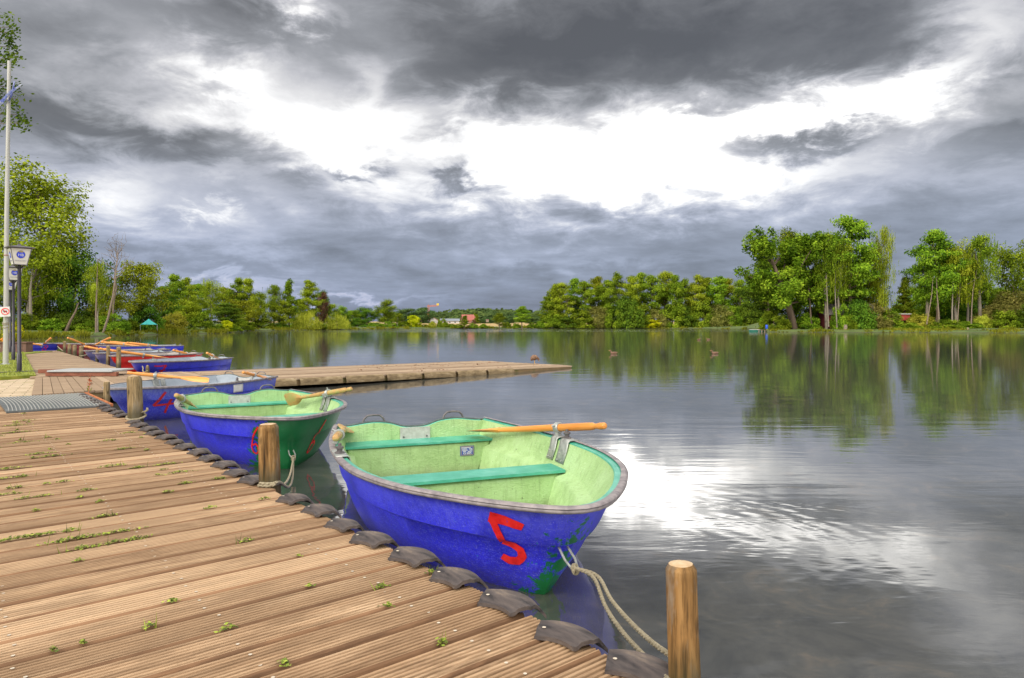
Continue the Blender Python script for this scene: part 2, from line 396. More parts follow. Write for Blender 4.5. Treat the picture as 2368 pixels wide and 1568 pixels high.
# rubber strips cut from tyres, nailed along the lake edge
POSTS_NEAR = [(-.30, .0), (2.53, .045), (6.10, .06), (8.42, .17)]
def fender_mesh(seed):
    """a sector cut from a small tyre: inner rim on the boards, tread curving down over the edge"""
    q = random.Random(seed); mb = MB(); n, mcr = 14, 12
    ri = .155 + q.uniform(-.008, .008); W = .118 + q.uniform(-.006, .006); p0, p1 = math.radians(-20 + q.uniform(-4, 4)), math.radians(36 + q.uniform(-4, 4)); lift = .021 + q.uniform(-.005, .006)
    for layer in (0, 1):
        vs = []
        for i in range(n + 1):
            f = i / n; ph = p0 + (p1 - p0) * f
            for j in range(mcr + 1):
                w = j / mcr
                r = ri + W * w + .003 * math.sin(5 * f + seed) * w
                z = .456 + lift * math.sin(PI * min(1, w * .80 + .03)) ** .7 * (.75 + .35 * math.sin(PI * f)) + .012 * (1 - f) - .030 * max(0, w - .75) / .25
                if j in (1, 2): z -= .006
                if j == 7: z -= .003
                vs.append((-.215 + r * math.cos(ph), .085 + r * math.sin(ph), z - .012 * layer))
        k = mcr + 1; N = (n + 1) * k
        fs = [(i * k + j, i * k + j + 1, (i + 1) * k + j + 1, (i + 1) * k + j) for i in range(n) for j in range(mcr)]
        if layer: fs = [f_[::-1] for f_ in fs]
        mb.add(vs, fs)
    def edge(ids):
        for a, b_ in zip(ids, ids[1:]): mb.f.append([a, b_, b_ + N, a + N]); mb.m.append(0); mb.r.append(.5)
    edge([j for j in range(k)][::-1]); edge([n * k + j for j in range(k)])
    edge([i * k for i in range(n + 1)]); edge([i * k + mcr for i in range(n + 1)][::-1])
    for ph_, w_ in ((p0 + .12, .25), (p1 - .12, .3)):
        r = ri + W * w_; c = Vector((-.215 + r * math.cos(ph_), .085 + r * math.sin(ph_), .456 + lift * .62)); mb.add([c + Vector((math.cos(a) * .006, math.sin(a) * .006, .006)) for a in [k_ * PI / 4 for k_ in range(8)]], [tuple(range(8))], 1)
    return mb.build('rubber_fender', [M['rubber'], M['screw']], link=False, ang=35)
FM = [fender_mesh(s) for s in range(5)]
u = -1.13; k = 0
while u < 8.95:
    if not any(abs(u + .15 - pu) < .13 for pu, pv in POSTS_NEAR[:3]):
        f = newobj('rubber_fender', FM[k % 5], pier); f.location = (RA.uniform(-.006, .006), u, 0); f.rotation_euler = (0, 0, RA.uniform(-.07, .07))
    u += .283 + RA.uniform(-.008, .008); k += 1

# moss and small weeds in the gaps of the boards
ms = MB(); q = random.Random(11)
spots = []
for x, y, w in ((20, 1082, .10), (50, 1022, .10), (20, 1140, .07), (95, 1147, .05), (28, 1240, .16), (60, 1236, .12), (205, 1240, .16), (160, 1246, .08), (265, 1252, .10), (277, 1230, .06), (315, 1247, .05), (183, 1268, .07),
                (342, 1449, .06), (190, 1485, .025), (120, 1497, .025), (400, 1392, .09), (420, 1098, .10), (258, 1082, .09), (112, 1053, .10), (38, 1000, .12), (30, 985, .10), (60, 975, .10), (250, 1020, .07), (200, 1136, .05),
                (300, 1004, .07), (285, 1036, .07), (575, 1256, .03), (530, 1458, .08), (890, 1364, .07), (660, 1540, .05), (1010, 1332, .05), (1030, 1495, .05), (430, 1120, .04), (385, 1075, .08), (350, 1003, .08), (505, 1108, .05),
                (150, 1118, .05), (60, 1160, .05), (320, 1085, .05), (240, 1195, .05), (90, 1048, .1), (20, 1110, .08), (175, 1290, .06), (490, 1180, .03), (710, 1300, .03), (600, 1150, .03), (905, 1410, .05), (720, 1360, .04)):
    spots.append((to_uv(ray(x, y, .45)), w * (.32 if y > 1275 else 1)))
for _ in range(60):
    spots.append(((q.uniform(2.2, 8), -abs(q.gauss(1.0, .5)) - .1), q.uniform(.010, .028)))
for (su, sv), w in spots:
    su = round((su + 2.6) / pw) * pw - 2.6 - .004
    for _ in range(int(14 + w * 1100)):
        a = q.gauss(0, w * .5); bb = q.gauss(0, .008)
        hgt = q.uniform(.003, .014) * (1 - min(1, abs(a) / w) * .6) + .002
        c = Vector((sv + a, su + bb, .45)); s = q.uniform(.003, .008)
        an = q.uniform(0, 2 * PI); e1 = Vector((math.cos(an), math.sin(an), q.uniform(-.5, .5))) * s; e2 = Vector((-math.sin(an), math.cos(an), q.uniform(-.3, .6))) * s * .7
        p = c + Vector((0, 0, hgt))
        ms.add([p - e1, p - e2, p + e1, p + e2], [(0, 1, 2, 3)], rnd=q.random())
    if w < .1 and q.random() < .35:
        for _ in range(3):
            c = Vector((sv + q.gauss(0, w), su, .445)); h_ = q.uniform(.03, .06); l = Vector((q.uniform(-.02, .02), q.uniform(-.02, .02), h_))
            ms.add([c - Vector((.002, 0, 0)), c + Vector((.002, 0, 0)), c + l], [(0, 1, 2)], rnd=q.random())
mm, t, b = newmat('moss')
a = t.node('ShaderNodeAttribute', attribute_name='rnd').outputs['Fac']
t.link(t.ramp(a, [(0, (.05, .07, .01)), (.5, (.18, .23, .02)), (1, (.36, .42, .05))]), b.inputs['Base Color']); b.inputs['Roughness'].default_value = .9
mo = ms.build('moss', mm, smooth=False, rnd=True); mo.location = O; mo.rotation_euler = (0, 0, PA)
tag(mo, 'small green moss cushions and grass tufts growing between the pier boards', 'moss', kind='stuff')

# ---------------------------------------------------------------- platform, floating jetty, walkway behind it
def deck_thing(name, corners, along, pw, label, cat, thick=.10, mat='deckfar', side='deckside', grooves=False):
    """corners a b c d (world, a-b near edge); boards run along the near edge ('ab') or across it ('ad')"""
    A, B_, C_, D = [Vector(c) for c in corners]
    root = empty(name, A, math.atan2((B_ - A).y, (B_ - A).x), label, cat)
    inv = Matrix.Translation(A) @ Matrix.Rotation(root.rotation_euler.z, 4, 'Z'); inv.invert()
    a, b2, c, dd = [inv @ p for p in (A, B_, C_, D)]
    mb = MB()
    if along == 'ab': e0, e1, f0, f1 = a, dd, b2, c
    else: e0, e1, f0, f1 = a, b2, dd, c
    n = max(2, int((e1 - e0).length / pw)); gap = .03
    for i in range(n):
        s0, s1 = (i + gap) / n, (i + 1 - gap) / n
        p = [e0.lerp(e1, s0), f0.lerp(f1, s0), f0.lerp(f1, s1), e0.lerp(e1, s1)]
        dz = RA.uniform(-.006, .006); jx = RA.uniform(-.02, .02)
        dirv = (p[1] - p[0]).normalized() * jx
        top = [v_ + Vector((0, 0, dz)) + dirv for v_ in p]
        bot = [v_ + Vector((0, 0, dz - .035)) + dirv for v_ in p]
        vs = bot + top
        fs = [(4, 5, 6, 7), (0, 1, 5, 4), (1, 2, 6, 5), (2, 3, 7, 6), (3, 0, 4, 7)]
        mb.add(vs, fs, rnd=RA.random())
    mb.build('deck_boards', M[mat], root, smooth=False, rnd=True)
    sb = MB()
    q4 = [a, b2, c, dd]; cen = (a + b2 + c + dd) / 4
    ins = [p + (cen - p).normalized() * .05 for p in q4]
    vs = [p + Vector((0, 0, -.037)) for p in ins] + [Vector((p.x, p.y, p.z - .037 - thick)) for p in ins]
    sb.add(vs, [(0, 1, 2, 3), (7, 6, 5, 4)] + [(i, 4 + i, 4 + (i + 1) % 4, (i + 1) % 4) for i in range(4)])
    sb.build('side_frame', M[side], root, smooth=False)
    return root, inv
JZ = .25
pA, pB = uv(11.95, -.25, JZ), uv(12.62, 3.2, JZ)
pC, pD = uv(16.25, 3.2, JZ), uv(16.35, .2, JZ)
deck_thing('wooden_platform', (pA, pB, pC, pD), 'ad', .15, 'low board platform linking the near pier to the jetty, behind the bow of boat 4', 'platform')
jB = ray(1324, 845.5, .075); jC = ray(1111, 834, .10); jA = uv(12.66, 3.23, JZ - .002); jD = uv(16.25, 3.23, JZ - .002)
jet, jinv = deck_thing('floating_jetty', (jA, jB, jC, jD), 'ab', .17, 'long low jetty of grey brown boards reaching out into the lake to a pointed corner', 'jetty', thick=.12)
# tyre-tread bumpers along the near side of the jetty
a, b2 = jinv @ jA, jinv @ jB
mt = noisy('tyre_bumper', [(.3, (.10, .065, .03)), (.55, (.24, .17, .085)), (.75, (.36, .28, .17))], 5, (1, 1, 3), .8, .5, 50)
for i in range(7):
    s0, s1 = .012 + i * .105, .012 + (i + 1) * .105 - .008
    p0, p1 = a.lerp(b2, s0), a.lerp(b2, s1)
    mb = MB(); n = 8; vs = []
    for p in (p0, p0.lerp(p1, .5), p1):
        for k in range(n):
            w = -.3 + 2.2 * k / (n - 1)
            vs.append((p.x, p.y - .02 - .075 * math.sin(max(0, w)) , p.z + .004 - .115 + .115 * math.cos(max(0, w)) - (0 if w > 0 else 0)))
    mb.add(vs, [(i2 * n + k, i2 * n + k + 1, (i2 + 1) * n + k + 1, (i2 + 1) * n + k) for i2 in range(2) for k in range(n - 1)])
    mb.build('tyre_bumper', mt, jet)
# walkway of cross boards along the shore
wA, wB, wC, wD = uv(16.42, .12, JZ), uv(16.36, 2.12, JZ), uv(34.2, 2.62, JZ), uv(34.2, 1.15, JZ)
deck_thing('boardwalk', (wA, wB, wC, wD), 'ab', .22, 'pale grey boardwalk running away along the grass to the farthest boats', 'boardwalk')

# ---------------------------------------------------------------- lawn and paved strip on the near shore
lw = MB()
LP = [(-10.32, 15.0), (-10.62, 14.25), (-18, 6.5), (-45, 8), (-50, 24), (-36, 29.6), (-22.5, 29.2), (-19.0, 28.6), (-18.3, 26.0)]
lw.prism([(x, y) for x, y in LP], -1, .275)
LM = noisy('lawn', [(.3, (.10, .13, .012)), (.5, (.20, .23, .02)), (.7, (.28, .29, .045))], 3.5, (1, 1, 1), .95, .4, 60)
tag(lw.build('lawn', LM, smooth=False), kind='structure')
gb = MB(); q = random.Random(5)
for _ in range(9000):
    y = q.uniform(13.6, 28.8); x = -q.uniform(.62, .80) * y
    xr = -10.32 + (y - 15) * (-18.3 + 10.32) / 11.0 if y > 15 else -10.32 - (15 - y) * .4
    if x > xr - .03 or y < 14.3 + (-10.62 - x) * .05 and x < -10.6 and y < 14.3 - (x + 10.6) * -1.05: continue
    h_ = q.uniform(.025, .07); an = q.uniform(0, PI); w = .006 * (y / 14)
    c = Vector((x, y, .27)); e = Vector((math.cos(an), math.sin(an), 0)) * w
    gb.add([c - e, c + e, c + Vector((q.uniform(-.03, .03), q.uniform(-.03, .03), h_))], [(0, 1, 2)], rnd=q.random())
mgr, t, b = newmat('grass_blades')
a_ = t.node('ShaderNodeAttribute', attribute_name='rnd').outputs['Fac']
t.link(t.ramp(a_, [(0, (.10, .13, .01)), (.6, (.25, .29, .02)), (1, (.40, .40, .08))]), b.inputs['Base Color']); b.inputs['Roughness'].default_value = .9
tag(gb.build('grass', mgr, smooth=False, rnd=True), 'short yellow green grass of the lawn beside the boardwalk', 'grass', kind='stuff')
pv = MB()
PP = [uv(9.19, -.62, 0), uv(11.93, -.27, 0), uv(11.97, .12, 0), uv(16.40, .3, 0), uv(16.40, .1, 0), Vector((-10.35, 14.98, 0)), Vector((-10.65, 14.2, 0)), Vector((-18, 6.45, 0)), uv(9.19, -9, 0)]
pv.prism([(p.x, p.y) for p in PP], -1, .208)
mp, t, b = newmat('paving')
co = t.node('ShaderNodeTexCoord').outputs['Object']
br = t.node('ShaderNodeTexBrick'); t.link(t.mapping(co, (1, 1, 1), rot=(0, 0, -.55)), br.inputs['Vector'])
br.inputs['Scale'].default_value = 1.4; br.inputs['Mortar Size'].default_value = .012
br.inputs['Color1'].default_value = (.50, .38, .24, 1); br.inputs['Color2'].default_value = (.60, .47, .32, 1); br.inputs['Mortar'].default_value = (.14, .12, .05, 1)
c = t.mix(t.ramp(t.noise(co, 6, 5), [(.3, .0), (.75, .5)]), br.outputs[0], (.30, .22, .14))
c = t.mix(t.ramp(t.noise(co, 3.2, 6, .7), [(.60, 0.0), (.66, .8)]), c, (.16, .18, .02))
t.link(c, b.inputs['Base Color']); b.inputs['Roughness'].default_value = .9
tag(pv.build('pavement', mp, smooth=False), kind='structure')

# ---------------------------------------------------------------- mooring posts
def post(base, r, top, label, mat='postlight', lean=(0, 0), taper=.94, n=16, rough=.10, group=None, chamfer=True, seed=0):
    root = empty('mooring_post', base, 0, label, 'post', group)
    h = top - base[2]
    zs = [-.7, -.25, 0, h * .3, h * .6, h * .85, h - r * (.35 if chamfer else .1)]
    pts = [(lean[0] * z, lean[1] * z, z) for z in zs] + [(lean[0] * h, lean[1] * h, h)]
    rs = [r * (1 - (1 - taper) * max(0, z) / h) for z in zs] + [r * taper * (.78 if chamfer else .93)]
    n = 40; dense = []
    for i in range(len(pts) - 1):
        for k in range(3): f = k / 3; dense.append((tuple(Vector(pts[i]).lerp(Vector(pts[i + 1]), f)), rs[i] * (1 - f) + rs[i + 1] * f))
    dense.append((pts[-1], rs[-1])); pts, rs = [p for p, _ in dense], [r_ for _, r_ in dense]
    mb = MB(); mb.tube(pts, rs, n, False)
    axis = [Vector(p) for p in pts]
    for i in range(len(pts)):
        for k in range(n):
            w = 2 * PI * k / n; v_ = Vector(mb.v[i * n + k]); a_ = axis[i]
            bump = rough * .9 * mnoise.noise(Vector((math.cos(w) * 1.4 + seed, math.sin(w) * 1.4, i * .12))) + rough * .35 * mnoise.noise(Vector((math.cos(w) * 7, math.sin(w) * 7 + seed, i * .08)))
            cr_ = mnoise.noise(Vector((math.cos(w) * 5 + seed * 3, math.sin(w) * 5, i * .05 + 7)))
            if cr_ > .32: bump -= rough * 1.1 * min(1, (cr_ - .32) * 6)
            mb.v[i * n + k] = tuple(a_ + (v_ - a_) * (1 + bump))
    N = len(mb.v); mb.build('shaft', M[mat], root, ang=70)
    tp = MB(); ring = mb.v[-n:]
    c = sum((Vector(p) for p in ring), Vector()) / n
    tp.add([*ring, c + Vector((0, 0, .006))], [(i, (i + 1) % n, n) for i in range(n)])
    tp.build('end_grain', M['posttop'], root, ang=70)
    return root
post((.425, 1.69, .40), .039, .765, 'smooth round orange brown post at the front corner of the picture', 'post', lean=(-.03, .02), taper=.95, n=24, rough=.04)
P2 = (-1.358, 3.885, .40)
post(P2, .057, .795, 'stout cracked split post on the pier edge in front of boat 6', 'post', lean=(-.03, 0), taper=.95, n=14, rough=.22, seed=4)
P3 = (-3.62, 6.66, .40)
post(P3, .070, .86, 'thick round post on the pier edge in front of boat 4', 'postlight', lean=(-.04, 0), taper=.93, n=20, rough=.06, seed=8)
post((-4.99, 8.52, .30), .037, .655, 'short thin post between the pier end and the bow of boat 4', 'postlight', rough=.08, seed=2)
WP = [(149, 789.3, 813, 6.7, 'farthest post of the row along the boardwalk, before the dark red hull'), (161, 795, 815.5, 8.2, 'second farthest post of the boardwalk row'),
      (172.6, 798, 820, 8.5, 'third post from the far end of the boardwalk row'), (188, 800, 824.7, 10, 'thick short post with a rope, fourth from the far end of the boardwalk'),
      (224.6, 809, 834, 7, 'short thin post before the faded violet bow'), (249.6, 799.7, 843.6, 8.3, 'tall thin post just left of the red boat bow'), (274.2, 802.7, 853.4, 10.4, 'tallest boardwalk post, in front of the red boat')]
for i, (x, yt, yb, w, lab) in enumerate(WP):
    p = ray(x, yb, JZ)
    post(p, w * p.y / 3200, rayd(x, yt, p.y).z, lab, 'postlight', rough=.12, seed=i + 20, lean=(RA.uniform(-.03, .03), 0))
p = ray(341, 863.5, JZ); p7 = p
post(p, 10 * p.y / 3200, rayd(x, 845, p.y).z, 'short tapered post on the jetty in front of boat 7', 'postlight', rough=.1, taper=.6, seed=31)

# ---------------------------------------------------------------- things lying on the deck
def board(name, a, b_, w, h, z, mat, label, cat, along=None):
    a, b_ = Vector(a), Vector(b_)
    mb = MB(); L = (b_ - a).length
    mb.box((0, 0, 0), (L, w, h))
    me = mb.build(name, M[mat], smooth=False)
    me.location = ((a.x + b_.x) / 2, (a.y + b_.y) / 2, z + h / 2); me.rotation_euler = (0, 0, math.atan2(b_.y - a.y, b_.x - a.x))
    bv = me.modifiers.new('bevel', 'BEVEL'); bv.width = .008; bv.segments = 2
    return tag(me, label, cat)
a, b_ = ray(108, 870.3, JZ), ray(272, 870.3, JZ)
n_ = Vector((-(b_ - a).y, (b_ - a).x, 0)).normalized()
board('timber_beam', a, b_, .10, .085, JZ + .006, 'redwood', 'longer red brown timber beam under the grey board on the platform', 'beam')
a2, b3 = ray(90, 863.6, JZ), ray(262, 862, JZ)
board('timber_beam', a2, b3, .10, .085, JZ + .006, 'redwood', 'rear red brown beam sticking out at the left under the grey board', 'beam')
a3, b4 = rayd(138, 862, a.y + .35), rayd(285, 862, a.y + .35)
board('grey_board', a3, b4, .85, .035, JZ + .094, 'greyboard', 'flat grey board laid across two red brown beams on the platform', 'board')

# ribbed metal ramp between pier and platform
gr = empty('ramp_plate', (O.x, O.y, 0), PA, 'grey ribbed metal ramp plate with rusty edge at the far end of the pier', 'ramp')
x0, x1, y0, y1 = -.86, .07, 7.38, 9.12
mb = MB(); mb.box(((x0 + x1) / 2, (y0 + y1) / 2, .462), (x1 - x0, y1 - y0, .018))
mb.build('plate', M['rampplate'], gr, smooth=False)
mb = MB()
rk = 26
for i in range(rk):
    x = x0 + .02 + (x1 - x0 - .1) * i / (rk - 1)
    pts = [(x + .03 * math.sin(PI * s / 8), y0 + .01 + (y1 - y0 - .02) * s / 8, .473) for s in range(9)]
    mb.tube(pts, .0055, 5)
mb.build('rib', noisy('rib_metal', [(.3, (.30, .30, .27)), (.7, (.42, .41, .37))], 9, rough=.45, metal=.2), gr)
mb = MB(); mb.box((x1 + .012, (y0 + y1) / 2, .466), (.03, y1 - y0, .028))
mb.build('rusty_edge', noisy('rust', [(.3, (.25, .07, .02)), (.7, (.50, .17, .05))], 9, rough=.8), gr, smooth=False)
# ---------------------------------------------------------------- rowing boats: local x to the bow, y to port, z up from the water line
RIM = [(0, .80), (.12, .88), (.26, .96), (.40, 1.0), (.55, .99), (.66, .92), (.77, .77), (.87, .54), (.94, .33), (.985, .15), (1, 0)]
BOT = [(0, .80), (.2, .93), (.4, 1.0), (.55, .95), (.7, .79), (.82, .56), (.92, .29), (.975, .12), (1, 0)]
def plan(P, n):
    Q = [(2 * P[0][0] - P[1][0], 2 * P[0][1] - P[1][1])] + P + [(P[-2][0], -P[-2][1])]
    out = []
    for i in range(1, len(Q) - 2):
        a, b, c, d = Q[i - 1:i + 3]
        for k in range(16):
            t = k / 16
            out.append(tuple(.5 * (2 * b[j] + (c[j] - a[j]) * t + (2 * a[j] - 5 * b[j] + 4 * c[j] - d[j]) * t * t + (3 * b[j] - a[j] - 3 * c[j] + d[j]) * t ** 3) for j in (0, 1)))
    out.append(P[-1])
    s = [0]
    for a, b in zip(out, out[1:]): s.append(s[-1] + math.hypot((b[0] - a[0]) * 3.34, (b[1] - a[1]) * .85))
    res = []; j = 0
    for i in range(n):
        q = s[-1] * i / (n - 1)
        while j < len(s) - 2 and s[j + 1] < q: j += 1
        f = (q - s[j]) / (s[j + 1] - s[j]); res.append((out[j][0] + (out[j + 1][0] - out[j][0]) * f, max(0, out[j][1] + (out[j + 1][1] - out[j][1]) * f)))
    return res
NB = 49
CR, CB = plan(RIM, NB), plan(BOT, NB)
BL, BW = 3.34, .85
def rimz(x): return .5 + .045 * (x / BL) ** 2
# rows of the outer skin: z (None = rim), beam, bow x, stern x, blend to the lower plan curve
OUT = [(-.02, .972, 3.29, 0, 0), (.315, .925, 3.17, .01, .12), (.297, .898, 3.135, .012, .2), (.20, .865, 3.06, .025, .4), (.10, .82, 2.98, .04, .7), (0, .76, 2.90, .06, 1), (-.08, .62, 2.74, .09, 1), (-.13, .02, 2.6, .12, 1)]
def hullpt(t, row, side, off=0):
    """point of a row at fraction t from stern to bow"""
    z, bw, xb, xs, w = row
    f = t * (NB - 1); i = min(int(f), NB - 2); f -= i
    e, h = [(1 - w) * (CR[i][j] * (1 - f) + CR[i + 1][j] * f) + w * (CB[i][j] * (1 - f) + CB[i + 1][j] * f) for j in (0, 1)]
    x = xs + (xb - xs) * e
    if z < 0 and z > -.03: z = rimz(x) + z
    elif .28 < z < .32: z += .10 * e ** 3 * 0 + .02 * e
    return Vector((x, side * h * bw * BW, z))
def hull_at(t, z, side):
    rows = OUT
    pts = [hullpt(t, r, side) for r in rows]
    for a, b in zip(pts, pts[1:]):
        if b.z <= z <= a.z:
            f = (a.z - z) / max(1e-6, a.z - b.z); return a.lerp(b, f)
    return pts[0] if z > pts[0].z else pts[-1]

def loft(mb, rows, m=None, flip=False):
    """rows: lists of points with equal length"""
    n = len(rows[0]); vs = [p for r in rows for p in r]
    fs = []
    for i in range(len(rows) - 1):
        for k in range(n - 1):
            f = (i * n + k, (i + 1) * n + k, (i + 1) * n + k + 1, i * n + k + 1)
            fs.append(f[::-1] if flip else f)
    mb.add(vs, fs, m)
def curve_row(bw_in, xb_in, xs, z, w=0, rel=True):
    """full U-shaped row: starboard stern - bow - port stern; inset by metres"""
    L = []
    for side, rng in ((-1, range(NB)), (1, range(NB - 2, -1, -1))):
        for i in rng:
            e, h = [(1 - w) * CR[i][j] + w * CB[i][j] for j in (0, 1)]
            x = xs + (BL - xb_in - xs) * e
            zz = rimz(x) + z if rel else z
            L.append(Vector((x, side * h * (BW - bw_in), zz)))
    return L
def transom_z(y):
    a = abs(y)
    return .5 + .028 * math.exp(-((a - .36) / .17) ** 2) - .03 * math.exp(-(a / .17) ** 4)

def frustum(mb, x0, x1, b0, b1, t0, t1, z0, z1):
    vs = [(x0, -b0, z0), (x1, -b1, z0), (x1, b1, z0), (x0, b0, z0), (x0, -t0, z1), (x1, -t1, z1), (x1, t1, z1), (x0, t0, z1)]
    mb.add(vs, [(3, 2, 1, 0), (4, 5, 6, 7), (0, 1, 5, 4), (1, 2, 6, 5), (2, 3, 7, 6), (3, 0, 4, 7)])
NUM = {'5': [([(.02, 1.0), (.28, .97), (.62, .88)], (.20, .17, .13)), ([(.07, .97), (.20, .72), (.33, .50)], (.13, .12, .12)), ([(.33, .50), (.52, .46), (.68, .36), (.74, .22), (.68, .11), (.52, .09), (.36, .16)], (.12, .12, .13, .15, .17, .16, .12))],
       '6': [([(.66, 1.0), (.5, .8), (.36, .55), (.28, .3), (.34, .1), (.5, .04), (.62, .14), (.62, .3), (.5, .40), (.34, .34)], .075)],
       '4': [([(.62, 1.0), (.36, .68), (.06, .40)], .075), ([(.06, .40), (.45, .42), (.92, .45)], .07), ([(.74, .66), (.54, .36), (.36, .02)], .075)],
       '7': [([(.12, .95), (.5, .92), (.88, .98)], .09), ([(.88, .98), (.5, .45), (.10, .0)], .10), ([(.30, .50), (.52, .52), (.74, .55)], .08)],
       '8': [([(.5 + .28 * math.sin(a * PI / 6), .74 + .22 * math.cos(a * PI / 6)) for a in range(13)], .10), ([(.5 + .32 * math.sin(a * PI / 6), .27 + .25 * math.cos(a * PI / 6)) for a in range(13)], .10)]}
def number(ch, parent, side, t0, t1, z0, z1, mat, label, slant=0):
    mb = MB()
    def mp(p):
        s = p[0] if side < 0 else 1 - p[0]
        z = z0 + (z1 - z0) * p[1]; t = t0 + (t1 - t0) * s + slant * (p[1] - .5) * (1 if side < 0 else -1)
        a = hull_at(t, z, side); e = .004
        tx = (hull_at(min(1, t + e), z, side) - hull_at(t - e, z, side)).normalized()
        tz = (hull_at(t, z + .012, side) - hull_at(t, z - .012, side)).normalized()
        nrm = tx.cross(tz).normalized()
        if side > 0: nrm = -nrm
        return a + nrm * .0045
    for pts, w in NUM[ch]:
        ws = [w] * len(pts) if not hasattr(w, '__len__') else w
        P = []; K = 5
        for i in range(len(pts) - 1):
            for k in range(K):
                f = k / K; P.append((pts[i][0] + (pts[i + 1][0] - pts[i][0]) * f, pts[i][1] + (pts[i + 1][1] - pts[i][1]) * f, ws[i] + (ws[i + 1] - ws[i]) * f))
        P.append((*pts[-1], ws[-1]))
        L = []
        asp = (z1 - z0) / max(.02, (hull_at(t1, (z0 + z1) / 2, side) - hull_at(t0, (z0 + z1) / 2, side)).length)
        for i, (x, y, ww) in enumerate(P):
            x0, y0, _ = P[max(0, i - 1)]; x1, y1, _ = P[min(len(P) - 1, i + 1)]
            dx, dy = (x1 - x0), (y1 - y0) * asp; l = math.hypot(dx, dy) or 1
            nx, ny = -dy / l * ww / 2, dx / l * ww / 2 / asp
            jit = 1 + .10 * mnoise.noise(Vector((x * 9, y * 9, ord(ch[0]))))
            L.append([mp((x + nx * jit * c, y + ny * jit * c)) for c in (-1, 0, 1)])
        loft(mb, L)
    o = mb.build('number', M[mat], parent, smooth=True); o['label'] = label
    return o

